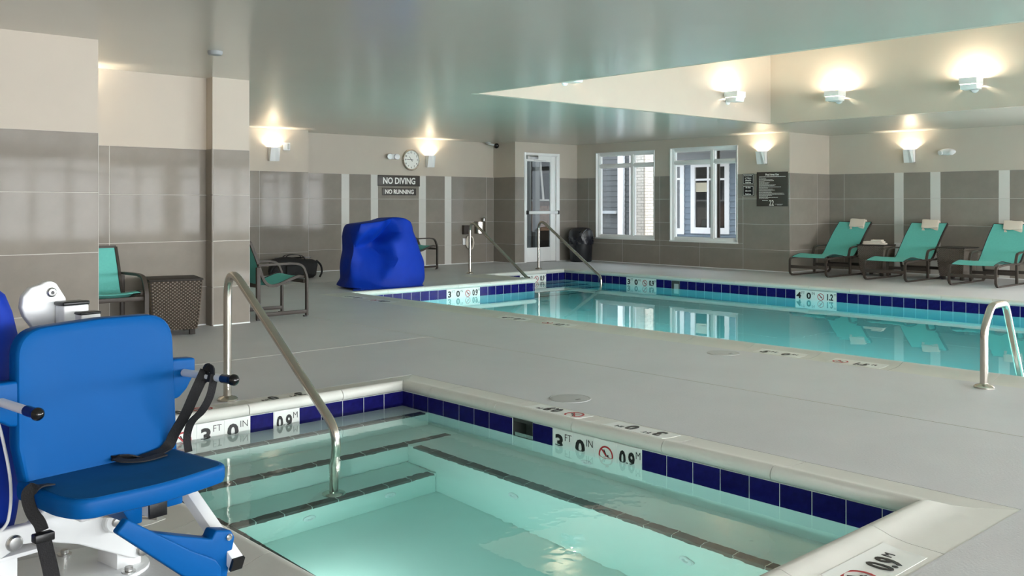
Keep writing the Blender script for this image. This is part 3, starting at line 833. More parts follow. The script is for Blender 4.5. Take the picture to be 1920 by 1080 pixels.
def sconce(ax, c, a, label, zc=1.90, power=13):
    """wedge-shaped wall light, open at the top; local: x along the wall, y out of the wall (-), z up"""
    t = thing('wall_sconce', label, 'wall light', (a, c, zc) if ax == 'Y' else (c, a, zc), 0 if ax == 'Y' else R(-90), 'up-lighting wall sconces')
    w, h = 0.17, 0.225
    mb = MB()
    # hollow wedge: back plate, two cheeks, folded front in two facets, bottom
    mb.box(-w/2, -0.008, 0, w/2, 0.0, h)
    fb, ft = 0.062, 0.105
    for s in (-1, 1):
        x0, x1 = s*w/2, s*(w/2-0.006)
        mb.prism([(0, 0), (-fb, 0), (-ft, h), (0, h)], (x1 if s > 0 else x0, 0, 0), (0, 1, 0), (0, 0, 1), (1, 0, 0), 0.006)
    def slabq(a, b, c2, d, th):
        a, b, c2, d = map(Vector, (a, b, c2, d)); n = (b-a).cross(d-a).normalized()*th
        mb.add([a, b, c2, d, a+n, b+n, c2+n, d+n], [(0,1,2,3), (7,6,5,4), (0,4,5,1), (1,5,6,2), (2,6,7,3), (3,7,4,0)])
    slabq((-w/2, -fb, 0), (w/2, -fb, 0), (w/2, -ft, h), (-w/2, -ft, h), 0.006)
    mb.box(-w/2, -fb, 0, w/2, -0.004, 0.006)
    part('shade', mb, 'white_metal', t, local=True)
    mb = MB().add([(w/2-0.075, -fb-0.006, 0.0), (w/2, -fb-0.006, 0), (w/2, -ft-0.006, h), (-w/2+0.075, -ft-0.006, h), (w/2, -fb+0.001, 0), (w/2, -ft+0.001, h), (w/2-0.012, -fb-0.022, 0), (w/2-0.055, -ft-0.018, h)],
                  [(0, 6, 7, 3), (6, 1, 2, 7), (1, 4, 5, 2)])
    part('folded_front', mb, 'white_metal', t, local=True)
    part('lamp_holder', MB().lathe([(0.018, 0), (0.018, 0.09), (0.012, 0.10)], (0, -0.05, 0.006), (0, 0, 1), 12), 'white_metal', t, local=True)
    lamp(t, (0, -0.052, h-0.055), power)
    return t
sconce('Y', 14.212, 7.69, 'white wall sconce glowing beside a small square fire alarm near the grey pier')
sconce('Y', 14.612, 11.24, 'white wall sconce lit to the right of the round wall clock')
sconce('X', 14.712, 9.41, 'white wall sconce lit above the brown pool rules sign')
sconce('X', 16.062, 7.37, 'white wall sconce lit above the poolside loungers')
sconce('Y', 8.972, 2.78, 'white wall sconce in the wall recess behind the lone teal armchair')

def tray_light(ax, c, a, z, label, power=17, dy=0.0):
    t = thing('flood_light', label, 'wall light', (a, c, z) if ax == 'Y' else (c, a, z), 0 if ax == 'Y' else R(-90), 'up-lighting floods in the ceiling tray')
    part('wall_plate', MB().lathe([(0.058, 0), (0.058, 0.012), (0.05, 0.022), (0.02, 0.024)], (0, 0, -0.02), (0, -1, 0), 20), 'white_metal', t, local=True)
    part('arm', MB().tube([(0, -0.02, -0.02), (0, -0.07, -0.015), (0.0, -0.10, 0.01)], 0.014, 10), 'white_metal', t, local=True)
    mb = MB()      # tilted box head with an open top
    w = 0.105
    prof_o = [(-0.045, -0.045), (-0.215, -0.045), (-0.235, 0.035), (-0.235, 0.07), (-0.03, 0.07), (-0.03, 0.035)]
    mb.prism([(-0.05, -0.045), (-0.21, -0.045), (-0.23, 0.02), (-0.03, 0.02)], (-w, 0, 0), (0, 1, 0), (0, 0, 1), (1, 0, 0), 2*w)
    part('lamp_body', mb, 'white_metal', t, 0.006, local=True)
    mb = MB()
    mb.box(-w-0.006, -0.24, 0.022, w+0.006, -0.232, 0.105).box(-w-0.006, -0.028, 0.022, w+0.006, -0.02, 0.105)
    mb.box(-w-0.006, -0.232, 0.022, -w+0.002, -0.028, 0.105).box(w-0.002, -0.232, 0.022, w+0.006, -0.028, 0.105)
    part('visor', mb, 'white_metal', t, local=True)
    lamp(t, (0, -0.13, 0.085), power, 0.03)
    return t
tray_light('Y', 8.15, 11.80, 2.73, 'white flood light on the pale tray wall near its inner corner')
tray_light('Y', 8.15, 8.36, 2.72, 'white flood light half hidden behind the ceiling edge of the tray')
tray_light('X', 12.95, 7.0, 2.735, 'white flood light on the beige tray wall nearer the corner')
tray_light('X', 12.95, 5.08, 2.735, 'white flood light on the beige tray wall farther to the right')
tray_light('X', 12.95, 2.9, 2.735, 'white flood light on the beige tray wall out past the loungers')

# emergency light with two heads, by the clock
t = thing('emergency_light', 'small white twin-head emergency light to the left of the wall clock', 'emergency light', (10.36, 14.612, 2.08))
part('housing', MB().cb((10.40, 14.585, 2.08), (0.12, 0.055, 0.10)), 'white_metal', t, 0.012, 3)
for dx in (-0.07, 0.09):
    h = part('lamp_head', MB().lathe([(0.03, 0), (0.052, 0.03), (0.055, 0.075), (0.048, 0.085), (0.01, 0.08)], (10.36+dx, 14.575, 2.08), (-0.5, -1, -0.1), 18), 'white_metal', t)
part('arm', MB().tube([(10.29, 14.58, 2.08), (10.50, 14.58, 2.085)], 0.012, 8), 'chrome', t)
# the oval one by the loungers
t = thing('emergency_light', 'oval white emergency light on the wall above the right-hand loungers', 'emergency light', (16.062, 6.74, 2.06))
part('housing', MB().lathe([(0.10, 0), (0.105, 0.02), (0.09, 0.05), (0.05, 0.065)], (16.062, 6.74, 2.06), (-1, 0, 0), 24), 'white_metal', t)
for o in list(t.children):
    for v in o.data.vertices: v.co.y = 6.74+(v.co.y-6.74)*1.35; v.co.z = 2.06+(v.co.z-2.06)*0.55
for dy in (-0.085, 0.085):
    part('lamp_head', MB().lathe([(0.025, 0), (0.04, 0.02), (0.042, 0.05), (0.02, 0.055)], (16.03, 6.74+dy, 2.055), (-1, -0.3 if dy < 0 else 0.3, -0.2), 16), 'white_metal', t)
# fire alarm strobe
t = thing('fire_alarm', 'small square white fire alarm strobe right of the leftmost wall sconce', 'fire alarm', (7.94, 14.212, 2.15))
part('housing', MB().cb((7.935, 14.195, 2.15), (0.125, 0.035, 0.13)), 'white_metal', t, 0.008, 3)
part('strobe_lens', MB().cb((7.962, 14.172, 2.15), (0.034, 0.018, 0.095)), 'lid', t, 0.006)
part('horn_grille', MB().cb((7.905, 14.1765, 2.15), (0.05, 0.004, 0.05)), 'white_metal', t, 0.001)
# security camera
t = thing('security_camera', 'small dark dome security camera in the ceiling corner beside the door', 'camera', (12.80, 14.45, 2.40))
part('mount', MB().lathe([(0.055, 0), (0.055, -0.012), (0.03, -0.03), (0.02, -0.03)], (12.66, 14.5, 2.44), (0, 0, 1), 18), 'lid', t)
part('lens_ball', MB().lathe([(0.005, -0.055), (0.03, -0.047), (0.047, -0.028), (0.055, 0), (0.047, 0.028), (0.03, 0.047), (0.005, 0.055)], (12.80, 14.40, 2.37), (0, 0, 1), 20), 'blackgl', t)
part('bracket', MB().tube([(12.66, 14.5, 2.41), (12.76, 14.42, 2.385)], 0.018, 10), 'lid', t)
tag(part('smoke_detector', MB().lathe([(0.06, 0), (0.06, -0.015), (0.05, -0.03), (0.02, -0.035)], (3.45, 7.33, 2.44), (0, 0, 1), 20), 'soffit', None), 'round grey smoke detector on the ceiling near the pier', 'smoke detector')

# ================================================================== SIGNS AND CLOCK
t = thing('wall_clock', 'round silver-rimmed wall clock with black numerals above the NO DIVING sign', 'clock', (10.80, 14.612, 2.03))
cx, cy, czz = 10.80, 14.612, 2.03; rr = 0.205
part('rim', MB().lathe([(rr, 0), (rr, 0.03), (rr-0.012, 0.045), (rr-0.028, 0.045), (rr-0.034, 0.026)], (cx, cy, czz), (0, -1, 0), 40), 'steel', t)
part('dial', MB().lathe([(rr-0.03, 0.020), (rr-0.03, 0.026), (0.001, 0.0262)], (cx, cy, czz), (0, -1, 0), 40), 'mtile', t)
face_y = cy-0.0275
for n in range(1, 13):
    a = R(90-30*n)
    put_text(str(n), 0.034, (cx+0.142*math.cos(a), face_y, czz+0.142*math.sin(a)), (1, 0, 0), (0, 0, 1), t, 'ink', 1, 0.02, 'numeral')
def hand(name, ang, ln, w, y):
    a = R(90-ang); d = Vector((math.cos(a), 0, math.sin(a))); s = Vector((-d.z, 0, d.x))
    part(name, MB().prism([(-0.04, -w), (ln, -w*0.5), (ln, w*0.5), (-0.04, w)], (cx, y, czz), d, s, (0, -1, 0), 0.002), 'ink', t)
hand('hour_hand', 322, 0.085, 0.006, face_y-0.002); hand('minute_hand', 272, 0.13, 0.005, face_y-0.005); hand('second_hand', 268, 0.14, 0.0015, face_y-0.008)

def sign(name, label, x0, x1, z0, z1, text, h, wx):
    t = thing(name, label, 'sign', ((x0+x1)/2, 14.60, z0))
    part('sign_board', MB().box(x0, 14.585, z0, x1, 14.600, z1), 'signbg', t, 0.002)
    put_text(text, h, ((x0+x1)/2, 14.584, (z0+z1)/2), (1, 0, 0), (0, 0, 1), t, 'signfg', wx, 0.025)
    return t
sign('warning_sign', 'brown sign reading NO DIVING under the wall clock', 10.04, 11.005, 1.525, 1.728, 'NO DIVING', 0.125, 0.86)
sign('warning_sign', 'smaller brown sign reading NO RUNNING below the NO DIVING sign', 10.14, 10.915, 1.355, 1.487, 'NO RUNNING', 0.085, 0.90)

# pool rules on the window wall (plane x = 14.70, read towards -y)
t = thing('rules_sign', 'large dark brown Pool Area Use rules sign with a big 22 on the window wall', 'sign', (14.70, 9.21, 1.15))
part('sign_board', MB().box(14.686, 8.905, 1.15, 14.70, 9.525, 1.757), 'signbg', t, 0.002)
sx = 14.6845
def wt(body, h, y, z, wx=0.9, bold=0.0, par=None): return put_text(body, h, (sx, y, z), (0, -1, 0), (0, 0, 1), par or t, 'signfg', wx, bold)
wt('Pool Area Use', 0.036, 9.21, 1.712, 0.95, 0.03)
# small print, too fine to read: rows of word-length strokes
def small_print(name, rows):
    rg = random.Random(3); mb = MB()
    for (y0, z, ln, h) in rows:
        y = y0
        while y > y0-ln:
            w = min(rg.uniform(0.010, 0.032), y-(y0-ln))
            if w > 0.004: mb.box(sx-0.0004, y-w, z-h/2, sx+0.001, y, z+h/2)
            y -= w+0.006
    part(name, mb, 'signfg', t)
small_print('small_print', [(9.475, 1.672, 0.53, 0.010)]+[(9.478, 1.640-0.0185*i, l, 0.0070) for i, l in enumerate((0.15, 0.28, 0.30, 0.11, 0.21, 0.19, 0.34, 0.32, 0.45, 0.18, 0.28, 0.32, 0.25, 0.26, 0.49, 0.51, 0.27, 0.19, 0.38, 0.19))]
            +[(9.41, 1.252, 0.11, 0.010), (9.15, 1.190, 0.16, 0.006), (9.11, 1.176, 0.09, 0.006)])
wt('22', 0.098, 9.225, 1.212, 0.72, 0.012)
def small_sign(label, z0, z1, rows):
    t2 = thing('notice_sign', label, 'sign', (14.70, 9.70, z0))
    part('sign_board', MB().box(14.69, 9.585, z0, 14.70, 9.825, z1), 'black', t2, 0.006)
    mb = MB(); a, b, c, d, w = 9.598, 9.812, z0+0.012, z1-0.012, 0.0055
    for r in ((a, b, c, c+w), (a, b, d-w, d), (a, a+w, c, d), (b-w, b, c, d)): mb.box(14.6885, r[0], r[2], 14.6905, r[1], r[3])
    part('border', mb, 'signfg', t2)
    n = len(rows)
    for i, s in enumerate(rows): put_text(s, 0.026, (14.689, 9.705, z1-0.035-(z1-z0-0.07)*i/(n-1)), (0, -1, 0), (0, 0, 1), t2, 'signfg', 0.8, 0.02)
small_sign('small black bordered notice, the upper of two, No Food Drink or Tobacco', 1.545, 1.735, ['No Food, Drink', 'or Tobacco', 'Allowed In', 'Pool Area'])
small_sign('small black bordered notice, the lower of two, No Glass Allowed', 1.335, 1.522, ['No Glass', 'Allowed In', 'Pool Area'])

# wall phone and stainless box by the hand rail
t = thing('wall_box', 'stainless steel wall dispenser box behind the left pool handrail', 'dispenser', (12.51, 14.60, 0.59))
part('body', MB().lathe([(0.125, -0.125), (0.135, -0.115), (0.135, 0.115), (0.125, 0.125)], (12.51, 14.60, 0.715), (0, 0, 1), 28), 'steel', t)
for v in t.children[0].data.vertices: v.co.y = 14.598 if v.co.y > 14.598 else 14.598-(14.598-v.co.y)*0.9
part('spout', MB().tube(fillet([(12.58, 14.53, 0.83), (12.58, 14.53, 0.90), (12.57, 14.49, 0.92)], 0.02), [0.026, 0.03, 0.03, 0.028, 0.026, 0.022, 0.02, 0.018, 0.012], 10), 'chrome', t)
tag(part('junction_box', MB().box(12.06, 14.53, 0.585, 12.25, 14.60, 0.765), 'bronze', None, 0.004), 'dark square metal box on the tiled wall left of the stainless dispenser', 'metal box')
t = thing('rescue_rope', 'white coiled rescue rope hanging on the tiled wall under a dark box', 'rope', (12.22, 14.59, 0.30))
for k in range(5):
    a = 0.085-0.006*k; pts = [(12.225+a*math.cos(u*0.5236)+0.004*k, 14.56-0.008*k, 0.43+0.125*math.sin(u*0.5236)-0.004*k) for u in range(12)]
    part('coil', MB().tube(pts, 0.015, 8, closed=True), 'towel', t)
part('hook', MB().tube([(12.225, 14.60, 0.57), (12.225, 14.53, 0.565), (12.225, 14.52, 0.585)], 0.008, 8), 'chrome', t)
tag(part('wall_switch', MB().box(12.065, 14.575, 0.375, 12.14, 14.60, 0.505), 'white_metal', None, 0.006), 'small white cover plate left of the coiled rope', 'cover plate')
tag(part('outlet_cover', MB().box(16.025, 7.52, 0.30, 16.05, 7.64, 0.52), 'white_metal', None, 0.004), 'small white outlet cover on the white tile stripe behind the loungers', 'outlet')

# ================================================================== HAND RAILS
def flange(parent, x, y, z, m='steel'):
    part('base_flange', MB().lathe([(0.062, 0), (0.062, 0.010), (0.052, 0.020), (0.032, 0.024), (0.026, 0.030)], (x, y, z), (0, 0, 1), 28), m, parent)
r_t = 0.0245
t = thing('hand_rail', 'tall stainless handrail leading down into the hot tub steps', 'handrail', (2.64, 5.44, 0))
part('rail_tube', MB().tube(fillet([(2.64, 5.44, 0.0), (2.64, 5.44, 0.845), (2.66, 4.235, 0.02), (2.68, 4.30, -0.30), (2.70, 4.33, -0.83)], [0.115, 0.16, 0.2], 10), r_t, 16), 'steel', t)
flange(t, 2.64, 5.44, 0.0); flange(t, 2.70, 4.33, -0.823)
for x, lab, ye in ((10.46, 'stainless handrail at the pool steps nearer the blue covered lift', 10.95), (12.10, 'stainless handrail at the pool steps in front of the glass door', 10.90)):
    t = thing('hand_rail', lab, 'handrail', (x, 12.45, 0), group='pair of rails at the pool steps')
    part('rail_tube', MB().tube(fillet([(x, 12.45, 0), (x, 12.45, 0.945), (x, 10.92, -0.06), (x, 10.90, -0.62)], [0.13, 0.13], 10), r_t, 14), 'steel', t)
    flange(t, x, 12.45, 0)
t = thing('hand_rail', 'short stainless grab rail arched over the near pool edge at far right', 'handrail', (6.44, 2.47, 0))
part('rail_tube', MB().tube(fillet([(6.44, 2.47, 0), (6.44, 2.47, 0.38), (6.56, 2.47, 0.525), (6.80, 2.47, 0.525), (7.12, 2.47, -0.10), (7.12, 2.47, -0.5)], [0.2, 0.10, 0.10, 0.1], 10), r_t, 16), 'steel', t)
flange(t, 6.44, 2.47, 0)
for x, y, lab in ((4.215, 4.06, 'round grey skimmer lid set in the deck beside the hot tub'), (6.40, 4.46, 'round grey skimmer lid set in the deck beside the swimming pool')):
    t = thing('skimmer_lid', lab, 'lid', (x, y, 0), group='deck lids')
    part('rim', MB().lathe([(0.130, 0.0), (0.130, 0.0025), (0.121, 0.0035), (0.119, 0.001)], (x, y, 0), (0, 0, 1), 40), 'lid', t)
    part('cover', MB().lathe([(0.117, 0.0), (0.117, 0.0028), (0.09, 0.0045), (0.001, 0.005)], (x, y, 0), (0, 0, 1), 40), 'lid', t)
    part('finger_slot', MB().box(x-0.02, y-0.075, 0.0042, x+0.02, y-0.06, 0.0056), 'stile', t)

# ================================================================== FURNITURE
def cr(pts, n=6):
    """smooth curve through points"""
    P = [Vector(p) for p in pts]; P = [P[0]*2-P[1]]+P+[P[-1]*2-P[-2]]; out = []
    for i in range(1, len(P)-2):
        for k in range(n):
            t = k/n; a, b, c, d = P[i-1:i+3]
            out.append(0.5*((2*b)+(c-a)*t+(2*a-5*b+4*c-d)*t*t+(3*b-a-3*c+d)*t**3))
    out.append(P[-2]); return out

def arm_chair(label):
    """local: x forward, y to its left, origin on the floor under the seat"""
    t = thing('arm_chair', label, 'chair', group='teal sling armchairs')
    W = 0.265
    side = cr([(-0.345, 0, 0.80), (-0.27, 0, 0.62), (-0.205, 0, 0.43), (-0.14, 0, 0.355), (-0.05, 0, 0.345), (0.10, 0, 0.395), (0.20, 0, 0.425), (0.275, 0, 0.42)], 5)
    for s in (-1, 1):
        y = s*W
        part('sling_rail', MB().bar([(p.x, s*(W-0.035), p.z) for p in side], 0.022, 0.028, (0, 1, 0)), 'bronze', t, local=True)
        part('leg', MB().box(-0.295, y-0.018, 0.012, -0.255, y+0.018, 0.545), 'bronze', t, 0.004, local=True)
        part('arm_rest', MB().bar(fillet([(-0.275, y, 0.565), (0.10, y, 0.570), (0.235, y, 0.555), (0.290, y, 0.42), (0.290, y, 0.012)], [0.2, 0.12, 0.15], 8), 0.036, 0.022, (0, 1, 0)), 'bronze', t, local=True)
        part('base_rail', MB().box(-0.255, y-0.016, 0.035, 0.28, y+0.016, 0.072), 'bronze', t, 0.003, local=True)
        for x in (-0.275, 0.27): part('foot_glide', MB().cb((x, y, 0.006), (0.034, 0.034, 0.012)), 'black', t, local=True)
    part('cross_bar', MB().box(0.262, -W+0.018, 0.355, 0.285, W-0.018, 0.392), 'bronze', t, 0.003, local=True)
    part('cross_bar', MB().box(-0.285, -W+0.018, 0.335, -0.262, W-0.018, 0.372), 'bronze', t, 0.003, local=True)
    part('top_rail', MB().bar([(-0.347, -W+0.035, 0.805), (-0.347, W-0.035, 0.805)], 0.022, 0.026, (0, 0, 1)), 'bronze', t, local=True)
    iw = W-0.046
    sl = part('sling', MB().sheet([[(p.x, iw*q, p.z+0.006-0.010*(1-q*q)) for q in (-1, -0.5, 0, 0.5, 1)] for p in side], 0.004), 'sling', t, local=True, ang=60)
    for s in (-1, 1): part('piping', MB().tube([(p.x, s*iw, p.z+0.010) for p in side], 0.0055, 6), 'piping', sl, local=True)
    return t
ca = arm_chair('teal sling armchair tucked in the recess behind the near-left wall')
ca.location = (2.985, 8.535, 0); ca.rotation_euler = (0, 0, R(-90))
cb_ = copy_tree(ca); cb_.location = (4.94, 9.19, 0); cb_.rotation_euler = (0, 0, 0)
cb_['label'] = 'teal sling armchair seen from its side, right of the grey pier'
cc = copy_tree(ca); cc.location = (10.45, 13.98, 0); cc.rotation_euler = (0, 0, R(0))
cc['label'] = 'teal sling armchair mostly hidden behind the blue covered pool lift'

def side_table(label, rz, loc):
    t = thing('side_table', label, 'table', loc, rz, 'wicker cube side tables')
    h, wt_, wb = 0.515, 0.232, 0.185
    mb = MB(); a, b = wt_-0.006, wb-0.006
    def wz(z):                      # half width with a slight belly
        k = (z-0.05)/(h-0.05); return wb+(wt_-wb)*(k**0.6)
    lv = [0.05, 0.12, 0.22, 0.35, h-0.012]
    P = [[(sx*(wz(z)-0.008), sy*(wz(z)-0.008), z) for (sx, sy) in ((-1,-1),(1,-1),(1,1),(-1,1))] for z in lv]
    vs = [p for r in P for p in r]; n = len(lv)
    mb.add(vs, [(3,2,1,0), tuple(4*(n-1)+i for i in range(4))]+[(4*i+j, 4*i+(j+1) % 4, 4*i+4+(j+1) % 4, 4*i+4+j) for i in range(n-1) for j in range(4)])
    body = part('body', mb, 'wickerd', t, local=True)
    rows, cols = 30, 24
    for f in range(4):
        ang = f*math.pi/2; mb = MB(); c, s = math.cos(ang), math.sin(ang)
        for i in range(rows):
            z0 = 0.052+(h-0.07)*i/rows; z1 = 0.052+(h-0.07)*(i+0.80)/rows; zm = (z0+z1)/2; w = wz(zm)
            for j in range(cols):
                if (i+j) % 2: continue
                x0 = -w+2*w*(j+0.05)/cols; x1 = -w+2*w*min(j+1.75, cols-0.02)/cols; xm = (x0+x1)/2
                pts = [(x0, -w+0.006, z0), (x1, -w+0.006, z0), (x1, -w+0.006, z1), (x0, -w+0.006, z1), (xm, -w-0.004, z0), (xm, -w-0.004, z1)]
                mb.add([(p[0]*c-p[1]*s, p[0]*s+p[1]*c, p[2]) for p in pts], [(0, 4, 5, 3), (4, 1, 2, 5)])
        o = part('weave_panel', mb, 'wicker', t, local=True); o['kind'] = 'stuff'
    part('table_top', MB().box(-wt_-0.004, -wt_-0.004, h-0.016, wt_+0.004, wt_+0.004, h), 'wickerd', t, 0.004, local=True)
    for sx in (-1, 1):
        for sy in (-1, 1): part('foot', MB().cb((sx*0.15, sy*0.15, 0.025), (0.05, 0.05, 0.05)), 'wickerd', t, 0.003, local=True)
    return t
ta = side_table('brown wicker cube table between the recess armchair and the grey pier', R(-14), (3.63, 8.60, 0))
tb = copy_tree(ta); tb.location = (15.24, 7.575, 0); tb.rotation_euler = (0, 0, R(3)); tb['label'] = 'brown wicker cube table with a folded towel on top, between loungers'
tc_ = copy_tree(ta); tc_.location = (15.33, 6.285, 0); tc_.rotation_euler = (0, 0, R(-4)); tc_['label'] = 'brown wicker cube table with nothing on top, between the right-hand loungers'

def lounger(label, loc):
    """local: x from the foot end to the head end, y across"""
    t = thing('sun_lounger', label, 'lounger', loc, 0, 'teal sling loungers along the wall')
    W = 0.325
    prof = cr([(0.0, 0, 0.315), (0.10, 0, 0.340), (0.28, 0, 0.362), (0.52, 0, 0.335), (0.80, 0, 0.30), (0.98, 0, 0.335), (1.15, 0, 0.50), (1.33, 0, 0.68), (1.56, 0, 0.875)], 5)
    for s in (-1, 1):
        y = s*W
        part('side_rail', MB().bar(fillet([(-0.02, y, 0.06), (-0.02, y, 0.295), (0.35, y, 0.315), (1.02, y, 0.31), (1.20, y, 0.33)], [0.06, 0.3, 0.3], 6), 0.034, 0.024, (0, 1, 0)), 'bronze', t, local=True)
        part('leg', MB().bar(fillet([(-0.02, y, 0.20), (-0.015, y, 0.05), (0.05, y, 0.014), (0.30, y, 0.012), (1.22, y, 0.012), (1.30, y, 0.06), (1.20, y, 0.33)], [0.05, 0.06, 0.3, 0.08, 0.05], 6), 0.034, 0.022, (0, 1, 0)), 'bronze', t, local=True)
        part('upright', MB().box(0.745, y-0.017, 0.02, 0.785, y+0.017, 0.315), 'bronze', t, 0.003, local=True)
        part('arm_rest', MB().bar(fillet([(0.70, y+s*0.004, 0.31), (0.76, y+s*0.004, 0.455), (0.90, y+s*0.004, 0.475), (1.16, y+s*0.004, 0.475)], [0.08, 0.05], 6), 0.036, 0.022, (0, 1, 0)), 'bronze', t, local=True)
        part('back_rail', MB().bar([(p.x+0.012, s*(W-0.03), p.z-0.012) for p in prof[22:]], 0.024, 0.026, (0, 1, 0)), 'bronze', t, local=True)
    for x, z in ((-0.02, 0.155), (0.765, 0.16), (1.24, 0.16)):
        part('cross_bar', MB().box(x-0.012, -W+0.017, z-0.024, x+0.012, W-0.017, z+0.024), 'bronze', t, 0.003, local=True)
    part('head_rail', MB().bar([(1.575, -W+0.03, 0.872), (1.575, W-0.03, 0.872)], 0.026, 0.022, (0, 0, 1)), 'bronze', t, local=True)
    iw = W-0.03
    sl = part('sling', MB().sheet([[(p.x, iw*q, p.z-0.006*(1-q*q)) for q in (-1, -0.6, 0, 0.6, 1)] for p in prof], 0.004), 'sling', t, local=True, ang=60)
    for s in (-1, 1): part('piping', MB().tube([(p.x, s*iw, p.z+0.004) for p in prof], 0.0055, 6), 'piping', sl, local=True)
    return t, prof
spots = [(14.10, 8.17), (14.13, 6.885), (14.10, 5.565)]
labs = ['teal sling lounger nearest the window wall corner', 'middle teal sling lounger, standing between the two wicker tables', 'teal sling lounger at the right edge of the picture']
l0, LPROF = lounger(labs[0], (spots[0][0], spots[0][1], 0))
for (x, y), lb in zip(spots[1:], labs[1:]):
    c = copy_tree(l0); c.location = (x, y, 0); c['label'] = lb
def back_towel(x, y, label, dy, sl):
    """folded towel draped over the head end of a lounger"""
    t = thing('pool_towel', label, 'towel', (x, y, 0.88), 0, 'folded cream towels')
    path = [Vector((p.x, 0, p.z)) for p in LPROF]
    top = path[-1]; d = (path[-1]-path[-6]).normalized()
    n = Vector((-d.z, 0, d.x))
    front = [top+d*0.045-d*(k*0.05)+n*0.012 for k in range(6)]
    mb = MB(); W = 0.135
    P = [[(p.x+sl*k*0.004, w*W+dy-0.010*k*sl, p.z+0.006*math.sin(3*w+k)) for w in (-1, -0.8, -0.3, 0.2, 0.7, 1)] for k, p in enumerate(front)]
    P = [[(x+a[0], y+a[1], a[2]) for a in r] for r in P]
    part('fold', MB().sheet(P, 0.030), 'towel', t, 0.008, 2)
    P2 = [[(a[0]+n.x*0.030, a[1]+0.004, a[2]+n.z*0.030) for a in r] for r in P[:5]]
    part('fold', MB().sheet(P2, 0.016), 'towel', t, 0.006, 2)
    bk = [top+d*0.05, top+d*0.03+Vector((0.05, 0, -0.02)), top+Vector((0.06, 0, -0.10))]
    P3 = [[(x+p.x, y+w*W+dy, p.z) for w in (-1, 0, 1)] for p in bk]
    part('hanging_end', MB().sheet(P3, 0.02), 'towel', t, 0.006, 2)
back_towel(*spots[0], 'cream towel folded over the lounger nearest the window wall corner', -0.05, 1)
back_towel(*spots[1], 'cream towel folded over the head of the middle lounger', -0.02, 1)
back_towel(*spots[2], 'cream towel folded over the lounger at the right picture edge', 0.01, 1)
t = thing('pool_towel', 'cream towel lying folded flat on the wicker table', 'towel', (15.20, 7.575, 0.5152), R(8), 'folded cream towels')
for k, (w, d, z) in enumerate(((0.21, 0.17, 0.0), (0.19, 0.155, 0.028), (0.13, 0.14, 0.056))):
    P = [[(-d/2*1.0+d*i/5-0.01*k, w*(j/5-0.5)*1.7+0.01*k, z+0.003*math.sin(2*i+j)) for j in range(6)] for i in range(6)]
    if k == 2: P = [[(a[0], a[1]*0.8-0.06, a[2]) for a in r] for r in P]
    part('fold', MB().sheet(P, 0.026), 'towel', t, 0.009, 2, local=True)

# waste bin in the corner by the door ---------------------------------
t = thing('waste_bin', 'dark round waste bin with a bag liner in the corner by the door', 'bin', (14.36, 13.52, 0))
bx_, by_ = 14.36, 13.52
part('body', MB().lathe([(0.215, 0), (0.225, 0.02), (0.245, 0.50), (0.248, 0.52)], (bx_, by_, 0), (0, 0, 1), 28), 'bin', t)
part('lid', MB().lathe([(0.252, 0.505), (0.256, 0.56), (0.235, 0.64), (0.17, 0.69), (0.06, 0.705)], (bx_, by_, 0), (0, 0, 1), 28), 'bin', t)
part('swing_flap', MB().sheet([[(bx_-0.10+0.035*i-0.10, by_-0.12+0.06*j-0.13, 0.60+0.022*i) for j in range(4)] for i in range(4)], 0.01), 'blackgl', t)
P = []
for i in range(6):
    row = []
    for j in range(41):
        a = 2*math.pi*j/40; r = 0.250+0.012*math.sin(9*a+i)+0.010*math.sin(17*a+2*i); row.append((bx_+r*math.cos(a), by_+r*math.sin(a), 0.36+0.034*i+0.012*math.sin(5*a)))
    P.append(row)
part('bag_liner', MB().grid(P), 'binbag', t)

# black holdall on the floor ------------------------------------------
t = thing('sports_bag', 'black holdall lying on the floor behind the side-on armchair', 'bag', (7.72, 13.60, 0), R(-10))
P = []
for i in range(15):
    u = i/14; x = -0.36+0.72*u; row = []
    e = 0.80+0.20*math.sin(math.pi*u)**0.5 if 0 < u < 1 else 0.72
    for j in range(17):
        a = 2*math.pi*j/16
        cy_, sz_ = math.cos(a), math.sin(a); k = (abs(cy_)**4+abs(sz_)**4)**-0.25
        sag = 0.02*math.sin(7*u+3*a)
        row.append((x+0.012*math.sin(3*a), 0.165*e*k*cy_*(1+sag), max(0.0, 0.165+0.165*e*k*sz_*(1+sag)+0.02*math.sin(6*u))))
    P.append(row)
mb = MB().grid(P); n0 = len(P[0])
mb.f += [tuple(range(n0-1)), tuple(14*n0+j for j in range(n0-2, -1, -1))]
part('bag_body', mb, 'bag', t, local=True, ang=60)
for dy in (-0.05, 0.05):
    part('carry_handle', MB().bar(cr([(-0.16, dy*2.6, 0.22), (-0.14, dy*1.4, 0.345), (-0.05, dy, 0.38), (0.07, dy, 0.375), (0.15, dy*1.4, 0.34), (0.17, dy*2.6, 0.22)], 5), 0.03, 0.008, (0, 1, 0)), 'blackfab', t, local=True)
part('end_strap', MB().tube(cr([(0.36, -0.08, 0.28), (0.43, -0.10, 0.20), (0.44, -0.12, 0.09), (0.39, -0.16, 0.02)], 5), 0.016, 8), 'blackfab', t, local=True)
part('end_strap', MB().tube(cr([(-0.30, -0.12, 0.25), (-0.38, -0.15, 0.19), (-0.42, -0.14, 0.08), (-0.36, -0.17, 0.02)], 5), 0.016, 8), 'blackfab', t, local=True)
part('side_pocket', MB().box(-0.17, -0.195, 0.06, 0.17, -0.155, 0.22), 'bag', t, 0.015, 3, local=True)
part('zip', MB().box(-0.30, -0.006, 0.318, 0.30, 0.006, 0.338), 'blackgl', t, 0.002, local=True)

